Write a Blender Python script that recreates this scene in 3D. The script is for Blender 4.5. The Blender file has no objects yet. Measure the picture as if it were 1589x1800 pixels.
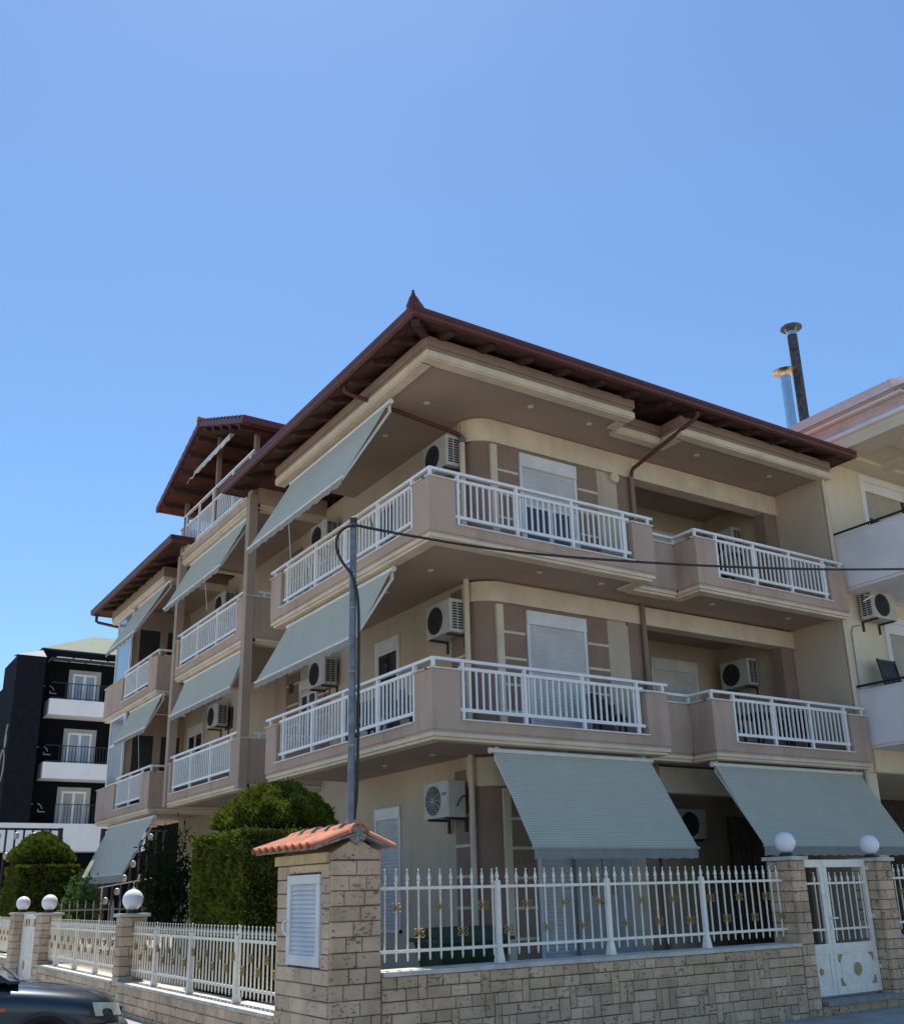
import bpy, bmesh, math, random
import numpy as np
from mathutils import Vector, Matrix
random.seed(7); rng = np.random.default_rng(7)
S = bpy.context.scene; COL = S.collection
PI = math.pi
# ------------------------------------------------------------------ camera
cam_d = bpy.data.cameras.new('camera'); cam = bpy.data.objects.new('camera', cam_d); COL.objects.link(cam)
R_ = Vector((0.8418892726685445, -0.539161208925151, -0.022970488806265742))
U_ = Vector((-0.14790443799591646, -0.27146694181684927, 0.9510152347474353))
F_ = Vector((0.5189862520209386, 0.7972520870408412, 0.3082894417950147))
cam.matrix_world = Matrix(((R_.x, U_.x, -F_.x, 0), (R_.y, U_.y, -F_.y, 0), (R_.z, U_.z, -F_.z, 1.6), (0, 0, 0, 1)))
cam_d.sensor_fit = 'HORIZONTAL'; cam_d.sensor_width = 36; cam_d.lens = 39.6205
cam_d.shift_y = 0.0643; cam_d.clip_start = 0.1; cam_d.clip_end = 3000
S.camera = cam
# ------------------------------------------------------------------ sky, sun, exposure
SUN_EL, SUN_ROT = math.radians(67.5), math.radians(18)
w = bpy.data.worlds.new('World'); S.world = w; w.use_nodes = True
nt = w.node_tree; nt.nodes.clear()
sky = nt.nodes.new('ShaderNodeTexSky'); sky.sky_type = 'NISHITA'; sky.sun_disc = False
sky.sun_elevation = SUN_EL; sky.sun_rotation = SUN_ROT
sky.altitude = 0; sky.air_density = 1.0; sky.dust_density = 0.25; sky.ozone_density = 6.5
bg = nt.nodes.new('ShaderNodeBackground'); bg.inputs['Strength'].default_value = 0.14
wo = nt.nodes.new('ShaderNodeOutputWorld')
tint = nt.nodes.new('ShaderNodeMix'); tint.data_type = 'RGBA'; tint.blend_type = 'MULTIPLY'; tint.inputs['Factor'].default_value = 1; tint.inputs['B'].default_value = (.865, .962, .965, 1)
nt.links.new(sky.outputs[0], tint.inputs['A']); nt.links.new(tint.outputs['Result'], bg.inputs[0]); nt.links.new(bg.outputs[0], wo.inputs[0])
sd = bpy.data.lights.new('sun', 'SUN'); sun = bpy.data.objects.new('sun', sd); COL.objects.link(sun)
sd.energy = 4.7; sd.angle = math.radians(0.53); sd.color = (1, 0.955, 0.88)
sdir = Vector((math.sin(SUN_ROT) * math.cos(SUN_EL), math.cos(SUN_ROT) * math.cos(SUN_EL), math.sin(SUN_EL)))
sun.rotation_euler = sdir.to_track_quat('Z', 'Y').to_euler(); sun.location = sdir * 60
S.view_settings.view_transform = 'Standard'; S.view_settings.look = 'None'
S.view_settings.exposure = 0.36; S.view_settings.gamma = 1; S.view_settings.use_curve_mapping = False

# ------------------------------------------------------------------ materials
def mat(name, col, rough=0.7, metal=0.0, var=0.12, nscale=6.0, bump=0.0, bscale=60.0, rnd=0.0, col2=None, streak=0.0, spec=0.5, coat=0.0):
    m = bpy.data.materials.new(name); m.use_nodes = True
    n = m.node_tree.nodes; l = m.node_tree.links; b = n['Principled BSDF']
    b.inputs['Roughness'].default_value = rough; b.inputs['Metallic'].default_value = metal
    b.inputs['Specular IOR Level'].default_value = spec
    if coat: b.inputs['Coat Weight'].default_value = coat; b.inputs['Coat Roughness'].default_value = 0.05
    geo = n.new('ShaderNodeNewGeometry')
    tx = n.new('ShaderNodeTexNoise'); tx.inputs['Scale'].default_value = nscale; tx.inputs['Detail'].default_value = 6
    l.new(geo.outputs['Position'], tx.inputs['Vector'])
    mx = n.new('ShaderNodeMix'); mx.data_type = 'RGBA'
    c2 = col2 or tuple(c * (1 - 2.2 * var) for c in col); c1 = tuple(min(1, c * (1 + .6 * var)) for c in col)
    mx.inputs['A'].default_value = (*c1, 1); mx.inputs['B'].default_value = (*c2, 1)
    mr = n.new('ShaderNodeMapRange'); mr.inputs['From Min'].default_value = .38; mr.inputs['From Max'].default_value = .68
    l.new(tx.outputs['Fac'], mr.inputs['Value']); l.new(mr.outputs[0], mx.inputs['Factor'])
    out = mx.outputs['Result']
    if streak:
        mp = n.new('ShaderNodeMapping'); mp.inputs['Scale'].default_value = (2.4, 2.4, .3)
        l.new(geo.outputs['Position'], mp.inputs['Vector'])
        t2 = n.new('ShaderNodeTexNoise'); t2.inputs['Scale'].default_value = 1.6; t2.inputs['Detail'].default_value = 5
        l.new(mp.outputs[0], t2.inputs['Vector'])
        r2 = n.new('ShaderNodeMapRange'); r2.inputs['From Min'].default_value = .52; r2.inputs['From Max'].default_value = .75
        r2.inputs['To Max'].default_value = streak
        l.new(t2.outputs['Fac'], r2.inputs['Value'])
        m2 = n.new('ShaderNodeMix'); m2.data_type = 'RGBA'; m2.inputs['B'].default_value = (*[c * .45 for c in col], 1)
        l.new(out, m2.inputs['A']); l.new(r2.outputs[0], m2.inputs['Factor']); out = m2.outputs['Result']
    if rnd:
        oi = n.new('ShaderNodeObjectInfo'); hs = n.new('ShaderNodeHueSaturation')
        r3 = n.new('ShaderNodeMapRange'); r3.inputs['To Min'].default_value = 1 - rnd; r3.inputs['To Max'].default_value = 1 + rnd
        l.new(oi.outputs['Random'], r3.inputs['Value']); l.new(r3.outputs[0], hs.inputs['Value'])
        l.new(out, hs.inputs['Color']); out = hs.outputs['Color']
    l.new(out, b.inputs['Base Color'])
    if bump:
        t4 = n.new('ShaderNodeTexNoise'); t4.inputs['Scale'].default_value = bscale; t4.inputs['Detail'].default_value = 4
        l.new(geo.outputs['Position'], t4.inputs['Vector'])
        bp = n.new('ShaderNodeBump'); bp.inputs['Strength'].default_value = bump; bp.inputs['Distance'].default_value = .01
        l.new(t4.outputs['Fac'], bp.inputs['Height']); l.new(bp.outputs[0], b.inputs['Normal'])
    return m
M = {}
M['cream'] = mat('cream_plaster', (.53, .44, .33), .9, var=.06, nscale=.9, bump=.25, bscale=90, streak=.22)
M['pink'] = mat('beige_plaster', (.47, .345, .27), .9, var=.06, nscale=1.1, bump=.25, bscale=90, streak=.34)
M['brown'] = mat('brown_plaster', (.27, .185, .14), .9, var=.07, nscale=1.3, bump=.25, bscale=90, streak=.15)
M['trim'] = mat('cream_moulding', (.68, .575, .43), .85, var=.06, nscale=2, bump=.15, bscale=60, streak=.22)
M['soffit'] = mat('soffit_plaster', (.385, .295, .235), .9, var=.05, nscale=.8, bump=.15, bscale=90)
M['band'] = mat('cornice_brown', (.29, .21, .17), .9, var=.06, nscale=2, bump=.15)
M['white'] = mat('white_paint', (.82, .81, .79), .4, var=.03, nscale=5)
M['whitedirty'] = mat('white_aluminium', (.72, .72, .71), .45, var=.05, nscale=3, streak=.12)
M['fence'] = mat('fence_paint', (.88, .81, .69), .45, var=.05, nscale=14, streak=.15)
M['wood'] = mat('dark_eave_wood', (.055, .024, .018), .75, var=.2, nscale=6)
M['woodred'] = mat('eave_boarding', (.085, .033, .024), .75, var=.2, nscale=5)
M['woodorange'] = mat('gable_boarding', (.11, .038, .027), .75, var=.2, nscale=5)
M['fascia'] = mat('oxblood_gutter', (.095, .022, .022), .5, var=.12, nscale=4)
M['tile'] = mat('red_roof_tile', (.30, .10, .06), .8, var=.2, nscale=7)
M['clay'] = mat('clay_tile', (.56, .20, .11), .85, var=.14, nscale=9, bump=.3, bscale=70, rnd=.12, streak=.3)
M['mortar'] = mat('grey_mortar', (.30, .28, .24), .95, var=.3, nscale=25, bump=.6, bscale=60)
M['joint'] = mat('dark_joint', (.11, .08, .055), .95, var=.3, nscale=14)
M['black'] = mat('black_metal', (.02, .02, .022), .5, var=.1)
M['cable'] = mat('cable_rubber', (.018, .018, .02), .55, var=.1)
M['galv'] = mat('galvanised_steel', (.17, .195, .225), .5, metal=.35, var=.16, nscale=12, streak=.25)
M['dark'] = mat('dark_void', (.012, .013, .015), .8, var=.1)
M['brass'] = mat('brass', (.40, .27, .09), .38, metal=.6, var=.15, nscale=40)
M['gold'] = mat('gold_paint', (.42, .29, .13), .6, var=.12, nscale=30)
M['asphalt'] = mat('asphalt', (.19, .18, .165), .9, var=.2, nscale=3, bump=.6, bscale=120)
M['bounceground'] = mat('pale_bounce_ground', (.50, .44, .35), .95, var=.15, nscale=.6, bump=.3, bscale=20)  # pale tone chosen to bounce sunlight up onto the facades
M['pave'] = mat('pavement_concrete', (.36, .34, .30), .9, var=.12, nscale=2, bump=.4, bscale=50, streak=.1)
M['kerb'] = mat('kerb_concrete', (.33, .33, .33), .9, var=.15, nscale=4, bump=.4, bscale=60)
M['terrace'] = mat('terrace_paving', (.42, .37, .31), .85, var=.12, nscale=3)
M['coping'] = mat('marble_coping', (.60, .55, .48), .7, var=.1, nscale=5, bump=.2, streak=.25)
M['slab'] = mat('dark_step_slab', (.30, .28, .26), .8, var=.15, nscale=7)
M['blackwall'] = mat('black_render', (.006, .0065, .009), .95, spec=.15, var=.12, nscale=3, bump=.2)
M['blackside'] = mat('charcoal_render', (.013, .014, .019), .95, spec=.15, var=.12, nscale=3)
M['hotelwhite'] = mat('white_render', (.84, .84, .82), .8, var=.03, nscale=1, streak=.08)
M['grey'] = mat('grey_surround', (.36, .37, .36), .8, var=.06)
M['nwall'] = mat('pale_cream_render', (.74, .64, .47), .9, var=.05, nscale=.8, bump=.2, streak=.15)
M['nwhite'] = mat('lilac_white_render', (.78, .76, .78), .9, var=.05, nscale=1, bump=.2, streak=.14)
M['npink'] = mat('salmon_boarding', (.66, .47, .38), .8, var=.06)
M['nroof'] = mat('pale_metal_fascia', (.60, .52, .50), .6, var=.05)
M['green_roof'] = mat('pale_green_roofing', (.17, .20, .135), .8, var=.1)
M['ac'] = mat('ac_casing', (.52, .50, .455), .5, var=.06, nscale=5, streak=.25)
M['acdark'] = mat('ac_grille_dark', (.03, .032, .035), .6, var=.1)
M['sticker'] = mat('blue_label', (.12, .15, .35), .5, var=.1)
M['plastic'] = mat('dark_wicker', (.03, .03, .034), .6, var=.2, nscale=30)
M['bin'] = mat('green_bin', (.015, .045, .022), .5, var=.15)
M['carpaint'] = mat('dark_teal_car_paint', (.022, .034, .046), .32, metal=.5, var=.08, nscale=3, coat=.8)
M['tyre'] = mat('tyre', (.02, .02, .02), .9)
M['rim'] = mat('alloy', (.45, .45, .46), .35, metal=.9)
M['orange'] = mat('orange_lens', (.65, .12, .02), .3)
M['lens'] = mat('headlamp_lens', (.60, .60, .48), .12, var=.1, nscale=9, coat=.6)
M['rust'] = mat('weathered_flue_steel', (.085, .08, .085), .6, metal=.5, var=.3, nscale=9, streak=.5)
M['steel'] = mat('bright_flue_steel', (.62, .64, .66), .22, metal=1, var=.05)
M['copper'] = mat('copper_cap', (.55, .36, .20), .25, metal=1, var=.2)
M['gatebrown'] = mat('brown_iron', (.05, .03, .026), .6, var=.15)
M['goldfence'] = mat('tan_iron', (.50, .42, .30), .5, var=.1)
M['silver'] = mat('silver_mask', (.6, .6, .57), .45, metal=.4, var=.2, nscale=30)
M['leafcore'] = mat('hedge_core', (.010, .017, .006), .95, var=.3, nscale=20)  # dark inner filler, added to block light behind the leaves
M['bark'] = mat('bark', (.06, .045, .035), .9, var=.3, nscale=20, bump=.5)
M['curtain_recess'] = mat('curtain_and_recess_shade', (.055, .036, .03), .9, var=.2, nscale=4)
M['screen'] = mat('insect_screen', (.035, .036, .036), .7, var=.1)
M['shut'] = mat('shutter_grey', (.55, .54, .54), .55, var=.05, nscale=3, streak=.12)
M['shutw'] = mat('shutter_pale', (.66, .64, .60), .55, var=.05, nscale=3, streak=.12)

def glass(name, col, rough=.05, spec=.8):
    m = mat(name, col, rough, var=.1, nscale=.8, spec=spec); return m
M['glass'] = glass('dark_window_glass', (.02, .023, .027))
M['skyglass'] = glass('painted_sky_glass', (.22, .28, .33), .08, 1.0)  # pale blue base colour stands in for reflected sky
M['hglass'] = glass('curtained_glass', (.30, .33, .36), .1, .8)

def leafmat(name, a, b, trans=.22):
    m = bpy.data.materials.new(name); m.use_nodes = True; n = m.node_tree.nodes; l = m.node_tree.links; n.clear()
    o = n.new('ShaderNodeOutputMaterial'); geo = n.new('ShaderNodeNewGeometry')
    mx = n.new('ShaderNodeMix'); mx.data_type = 'RGBA'; mx.inputs['A'].default_value = (*a, 1); mx.inputs['B'].default_value = (*b, 1)
    tx = n.new('ShaderNodeTexNoise'); tx.inputs['Scale'].default_value = 5; tx.inputs['Detail'].default_value = 5
    l.new(geo.outputs['Position'], tx.inputs['Vector'])
    ma = n.new('ShaderNodeMath'); ma.operation = 'MULTIPLY_ADD'; ma.inputs[1].default_value = .5
    sb = n.new('ShaderNodeMath'); sb.operation = 'MULTIPLY_ADD'; sb.inputs[1].default_value = 1.7; sb.inputs[2].default_value = -.7
    l.new(tx.outputs['Fac'], sb.inputs[0]); l.new(geo.outputs['Random Per Island'], ma.inputs[0]); l.new(sb.outputs[0], ma.inputs[2])
    l.new(ma.outputs[0], mx.inputs['Factor'])
    t3 = n.new('ShaderNodeTexNoise'); t3.inputs['Scale'].default_value = 2.3; t3.inputs['Detail'].default_value = 4; l.new(geo.outputs['Position'], t3.inputs['Vector'])
    r3 = n.new('ShaderNodeMapRange'); r3.inputs['From Min'].default_value = .56; r3.inputs['From Max'].default_value = .72; r3.inputs['To Max'].default_value = .6; l.new(t3.outputs['Fac'], r3.inputs['Value'])
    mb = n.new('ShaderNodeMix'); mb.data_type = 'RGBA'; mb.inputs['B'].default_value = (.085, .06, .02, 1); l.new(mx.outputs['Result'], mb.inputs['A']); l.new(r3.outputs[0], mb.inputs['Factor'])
    d = n.new('ShaderNodeBsdfDiffuse'); t = n.new('ShaderNodeBsdfTranslucent'); ms = n.new('ShaderNodeMixShader'); ms.inputs[0].default_value = trans
    for q in (d, t): l.new(mb.outputs['Result'], q.inputs[0])
    l.new(d.outputs[0], ms.inputs[1]); l.new(t.outputs[0], ms.inputs[2]); l.new(ms.outputs[0], o.inputs[0])
    return m
M['cypress'] = leafmat('cypress_foliage', (.026, .046, .008), (.27, .30, .045))
M['oleander'] = leafmat('oleander_foliage', (.016, .028, .012), (.04, .06, .02), .25)
M['bush'] = leafmat('bush_foliage', (.05, .10, .03), (.12, .20, .05))

def awnmat(name, col, period=.045, trans=.22, depth=.35):
    m = bpy.data.materials.new(name); m.use_nodes = True; n = m.node_tree.nodes; l = m.node_tree.links; n.clear()
    o = n.new('ShaderNodeOutputMaterial'); geo = n.new('ShaderNodeNewGeometry'); sp = n.new('ShaderNodeSeparateXYZ')
    l.new(geo.outputs['Position'], sp.inputs[0])
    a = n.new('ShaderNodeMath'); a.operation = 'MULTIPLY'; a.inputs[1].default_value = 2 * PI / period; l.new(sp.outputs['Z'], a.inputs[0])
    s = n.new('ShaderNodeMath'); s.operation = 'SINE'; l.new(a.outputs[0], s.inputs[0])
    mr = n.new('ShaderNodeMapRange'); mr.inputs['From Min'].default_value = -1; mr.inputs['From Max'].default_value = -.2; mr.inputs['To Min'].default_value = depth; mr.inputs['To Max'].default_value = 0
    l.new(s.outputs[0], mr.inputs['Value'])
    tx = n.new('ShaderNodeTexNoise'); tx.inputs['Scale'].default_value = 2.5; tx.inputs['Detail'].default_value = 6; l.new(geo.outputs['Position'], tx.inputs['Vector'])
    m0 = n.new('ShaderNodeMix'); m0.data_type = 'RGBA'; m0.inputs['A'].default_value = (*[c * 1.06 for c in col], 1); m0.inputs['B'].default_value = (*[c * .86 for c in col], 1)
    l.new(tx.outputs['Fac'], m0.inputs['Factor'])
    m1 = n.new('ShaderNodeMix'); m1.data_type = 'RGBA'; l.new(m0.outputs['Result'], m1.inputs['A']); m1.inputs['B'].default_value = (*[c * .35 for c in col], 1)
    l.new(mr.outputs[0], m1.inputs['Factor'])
    d = n.new('ShaderNodeBsdfDiffuse'); t = n.new('ShaderNodeBsdfTranslucent'); ms = n.new('ShaderNodeMixShader'); ms.inputs[0].default_value = trans
    for q in (d, t): l.new(m1.outputs['Result'], q.inputs[0])
    l.new(d.outputs[0], ms.inputs[1]); l.new(t.outputs[0], ms.inputs[2]); l.new(ms.outputs[0], o.inputs[0])
    return m
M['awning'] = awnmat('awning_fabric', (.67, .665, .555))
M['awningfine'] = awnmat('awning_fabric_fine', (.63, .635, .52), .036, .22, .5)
M['valance'] = awnmat('valance_fabric', (.38, .385, .35), .5, .3, 0)

def stonemat(name, a, b, pit):
    m = mat(name, a, .9, var=.1, nscale=3.5, bump=.5, bscale=45, rnd=.16, col2=b)
    n = m.node_tree.nodes; l = m.node_tree.links; bs = n['Principled BSDF']
    src = bs.inputs['Base Color'].links[0].from_socket
    geo = n.new('ShaderNodeNewGeometry'); oi = n.new('ShaderNodeObjectInfo')
    ad = n.new('ShaderNodeVectorMath'); ad.operation = 'ADD'
    l.new(geo.outputs['Position'], ad.inputs[0]); l.new(oi.outputs['Random'], ad.inputs[1])
    mp = n.new('ShaderNodeMapping'); mp.inputs['Scale'].default_value = (1, 1, 2.0); l.new(ad.outputs[0], mp.inputs['Vector'])
    t1 = n.new('ShaderNodeTexNoise'); t1.inputs['Scale'].default_value = 17; t1.inputs['Detail'].default_value = 5; t1.inputs['Roughness'].default_value = .62; l.new(mp.outputs[0], t1.inputs['Vector'])
    t2 = n.new('ShaderNodeTexNoise'); t2.inputs['Scale'].default_value = 2.2; l.new(ad.outputs[0], t2.inputs['Vector'])
    mu = n.new('ShaderNodeMath'); mu.operation = 'MULTIPLY_ADD'; mu.inputs[1].default_value = .38; l.new(t2.outputs['Fac'], mu.inputs[0]); l.new(t1.outputs['Fac'], mu.inputs[2])
    mr = n.new('ShaderNodeMapRange'); mr.inputs['From Min'].default_value = pit; mr.inputs['From Max'].default_value = pit + .07; mr.inputs['To Max'].default_value = .72
    l.new(mu.outputs[0], mr.inputs['Value'])
    mx = n.new('ShaderNodeMix'); mx.data_type = 'RGBA'; mx.inputs['B'].default_value = (.07, .05, .035, 1)
    l.new(src, mx.inputs['A']); l.new(mr.outputs[0], mx.inputs['Factor']); l.new(mx.outputs['Result'], bs.inputs['Base Color'])
    return m
M['stone'] = stonemat('travertine', (.60, .42, .275), (.47, .32, .20), .775)
M['yellowtrim'] = mat('ochre_cream_trim', (.62, .48, .26), .85, var=.08, nscale=6)
M['stonepale'] = stonemat('pale_travertine', (.61, .45, .31), (.50, .36, .24), .79)

# ------------------------------------------------------------------ mesh helpers
class B:
    def __init__(s): s.v = []; s.f = []
    def add(s, v, f):
        o = len(s.v); s.v += [tuple(p) for p in v]; s.f += [tuple(i + o for i in q) for q in f]; return s
    def box(s, x0, x1, y0, y1, z0, z1):
        x0, x1 = min(x0, x1), max(x0, x1); y0, y1 = min(y0, y1), max(y0, y1); z0, z1 = min(z0, z1), max(z0, z1)
        return s.add([(x0, y0, z0), (x1, y0, z0), (x1, y1, z0), (x0, y1, z0), (x0, y0, z1), (x1, y0, z1), (x1, y1, z1), (x0, y1, z1)],
                     [(0, 3, 2, 1), (4, 5, 6, 7), (0, 1, 5, 4), (1, 2, 6, 5), (2, 3, 7, 6), (3, 0, 4, 7)])
    def prism(s, poly, z0, z1, fn=None):           # poly in plan (ccw), extruded in z; fn maps (a,b,c)->xyz
        n = len(poly); fn = fn or (lambda a, b, c: (a, b, c))
        v = [fn(p[0], p[1], z0) for p in poly] + [fn(p[0], p[1], z1) for p in poly]
        f = [tuple(range(n - 1, -1, -1)), tuple(range(n, 2 * n))] + [(i, (i + 1) % n, n + (i + 1) % n, n + i) for i in range(n)]
        return s.add(v, f)
    def lathe(s, prof, n=10, c=(0, 0, 0), axis='z'):
        v = []; f = []
        for (r, h) in prof:
            for k in range(n):
                a = 2 * PI * k / n; p = (r * math.cos(a), r * math.sin(a), h)
                if axis == 'x': p = (p[2], p[0], p[1])
                if axis == 'y': p = (p[1], p[2], p[0])
                v.append((p[0] + c[0], p[1] + c[1], p[2] + c[2]))
        for i in range(len(prof) - 1):
            for k in range(n):
                f.append((i * n + k, i * n + (k + 1) % n, (i + 1) * n + (k + 1) % n, (i + 1) * n + k))
        f.append(tuple(range(n - 1, -1, -1))); L = (len(prof) - 1) * n; f.append(tuple(range(L, L + n)))
        return s.add(v, f)
    def tube(s, pts, r, n=8):
        pts = [Vector(p) for p in pts]; v = []; f = []
        up = None
        for i, p in enumerate(pts):
            t = (pts[min(i + 1, len(pts) - 1)] - pts[max(i - 1, 0)]).normalized()
            if up is None: up = Vector((0, 0, 1)) if abs(t.z) < .9 else Vector((1, 0, 0))
            a = t.cross(up).normalized(); b = a.cross(t).normalized(); up = b
            rr = r[i] if isinstance(r, (list, tuple)) else r
            for k in range(n):
                an = 2 * PI * k / n; v.append(p + a * (rr * math.cos(an)) + b * (rr * math.sin(an)))
        for i in range(len(pts) - 1):
            for k in range(n): f.append((i * n + k, i * n + (k + 1) % n, (i + 1) * n + (k + 1) % n, (i + 1) * n + k))
        f.append(tuple(range(n - 1, -1, -1))); L = (len(pts) - 1) * n; f.append(tuple(range(L, L + n)))
        return s.add(v, f)
    def bar(s, a, b, wd, ht):                       # rectangular bar between two points
        a, b = Vector(a), Vector(b); t = (b - a).normalized(); up = Vector((0, 0, 1)) if abs(t.z) < .95 else Vector((1, 0, 0))
        x = t.cross(up).normalized() * wd / 2; y = x.cross(t).normalized() * ht / 2
        v = [a - x - y, a + x - y, a + x + y, a - x + y, b - x - y, b + x - y, b + x + y, b - x + y]
        return s.add(v, [(0, 1, 2, 3), (7, 6, 5, 4), (0, 4, 5, 1), (1, 5, 6, 2), (2, 6, 7, 3), (3, 7, 4, 0)])
WL = {}
def wl(o): return WL.get(o.name, Vector((0, 0, 0))) if o else Vector((0, 0, 0))
def tag(o, label=None, cat=None, group=None, kind=None):
    for k, v in (('label', label), ('category', cat), ('group', group), ('kind', kind)):
        if v: o[k] = v
    return o
def link(name, me, parent, loc):
    o = bpy.data.objects.new(name, me); COL.objects.link(o); loc = Vector(loc)
    if parent: o.parent = parent
    o.location = loc - wl(parent); WL[o.name] = loc; return o
def obj(name, b, m, parent=None, smooth=False, kind=None, label=None):
    vs = np.array(b.v, float); c = (vs.min(0) + vs.max(0)) / 2
    if parent is None: c[2] = vs[:, 2].min()
    me = bpy.data.meshes.new(name); me.from_pydata([tuple(p) for p in (vs - c)], [], b.f); me.materials.append(M[m] if isinstance(m, str) else m)
    bm = bmesh.new(); bm.from_mesh(me); bmesh.ops.recalc_face_normals(bm, faces=bm.faces); bm.to_mesh(me); bm.free()
    if smooth:
        me.polygons.foreach_set('use_smooth', [True] * len(me.polygons)); me.set_sharp_from_angle(angle=math.radians(40))
    o = link(name, me, parent, c)
    return tag(o, label=label, kind=kind)
def inst(name, src, parent, loc):                   # a piece that shares its mesh with src
    return link(name, src.data if hasattr(src, 'data') else src, parent, loc)
def thing(name, label, cat, loc, group=None):
    o = bpy.data.objects.new(name, None); COL.objects.link(o); o.location = loc; WL[o.name] = Vector(loc)
    o.empty_display_size = .2
    return tag(o, label, cat, group)
def copy_tree(src, loc, label, parent=None):
    c = src.copy(); COL.objects.link(c)
    if parent: c.parent = parent
    else:
        c.location = loc; c['label'] = label
    for ch in src.children: copy_tree(ch, None, None, c)
    return c
def struct(name, b, m): return tag(obj(name, b, m), kind='structure')
def npmesh(name, V, F, m, parent=None, kind=None):  # big quad mesh from numpy arrays
    me = bpy.data.meshes.new(name); nv, nf = len(V), len(F)
    c = (V.min(0) + V.max(0)) / 2
    me.vertices.add(nv); me.vertices.foreach_set('co', (V - c).astype(np.float32).ravel())
    me.loops.add(nf * 4); me.loops.foreach_set('vertex_index', F.astype(np.int32).ravel())
    me.polygons.add(nf); me.polygons.foreach_set('loop_start', np.arange(0, nf * 4, 4, dtype=np.int32))
    me.update(calc_edges=True); me.materials.append(M[m]); o = link(name, me, parent, c)
    return tag(o, kind=kind)

# ------------------------------------------------------------------ ground
g = B(); g.add([(-900, -900, -.145), (900, -900, -.145), (900, 900, -.145), (-900, 900, -.145)], [(0, 1, 2, 3)]); struct('ground', g, 'bounceground')
g = B(); g.prism([(-1.6, -6), (120, -6), (120, 8.13), (3.33, 8.13), (3.33, 90), (-1.6, 90)], -.2, -.136); struct('road', g, 'asphalt')
g = B(); g.prism([(3.45, 8.25), (60, 8.25), (60, 9.0), (4.44, 9.0), (4.44, 90), (3.45, 90)], -.2, 0); struct('pavement', g, 'pave')
g = B(); g.prism([(3.33, 8.13), (60, 8.13), (60, 8.246), (3.446, 8.246), (3.446, 90), (3.33, 90)], -.2, .012); struct('kerb', g, 'kerb')
g = B(); g.prism([(4.7, 9.3), (17.2, 9.3), (17.2, 40), (4.7, 40)], -.2, .34); struct('garden_ground', g, 'terrace')

# ------------------------------------------------------------------ the corner apartment building
bld = thing('apartment_building', 'beige corner apartment house with white railed balconies and dark red eaves', 'apartment building', (12, 20, .3))
XL, YR = 9.08, 13.2                                   # left wall plane, right wall plane
FL = [(0.3, 3.65), (3.85, 6.62), (6.85, 9.68)]         # floor level, soffit level
# -- main walls: one solid core (left wall, rounded corner side, back of the loggia) per storey
core = B()
core.prism([(XL, 13.62), (9.5, YR), (12.82, YR), (12.82, 15.08), (17.1, 15.08), (17.1, 28.3), (XL, 28.3)], .1, 9.9)
obj('wall', core, 'cream', bld)
side = B(); side.box(17.04, 17.24, 11.98, 15.06, .1, 9.70); obj('wall', side, 'cream', bld)
sc = B(); sc.box(16.84, 17.03, 13.45, 15.07, .1, 9.7); obj('wall', sc, 'cream', bld)
for z0, z1 in ((.1, 3.2), (3.7, 6.27), (6.7, 9.25)):
    c = B(); n = 12                                   # round corner column
    pts = [(9.5 - .43 * math.cos(a), 13.63 - .44 * math.sin(a)) for a in np.linspace(0, PI / 2, n)]
    c.prism(pts + [(9.7, 13.17), (9.7, 13.9), (9.07, 13.9)], z0, z1); obj('corner_column', c, 'brown', bld, smooth=True)
    c = B(); c.box(12.40, 12.83, 13.16, 13.5, z0, z1); obj('column', c, 'brown', bld)
    c = B(); c.box(16.63, 17.02, 13.17, 13.44, z0, z1); obj('column', c, 'brown', bld)
for z0, z1 in ((3.2, 3.655), (6.27, 6.615), (9.24, 9.675)):
    c = B(); pts = [(9.5 - .46 * math.cos(a), 13.60 - .46 * math.sin(a)) for a in np.linspace(0, PI / 2, 12)]
    c.prism(pts + [(12.79, 13.14), (12.79, 13.46), (9.04, 13.46)], z0, z1); obj('beam', c, 'trim', bld, smooth=True)
    c = B(); c.box(12.80, 17.035, 13.135, 13.43, z0, z1); obj('beam', c, 'trim', bld)
for z in (3.66, 6.625, 9.69): obj('loggia_ceiling', B().box(12.84, 16.83, 13.44, 15.06, z, z + .15), 'soffit', bld)
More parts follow.
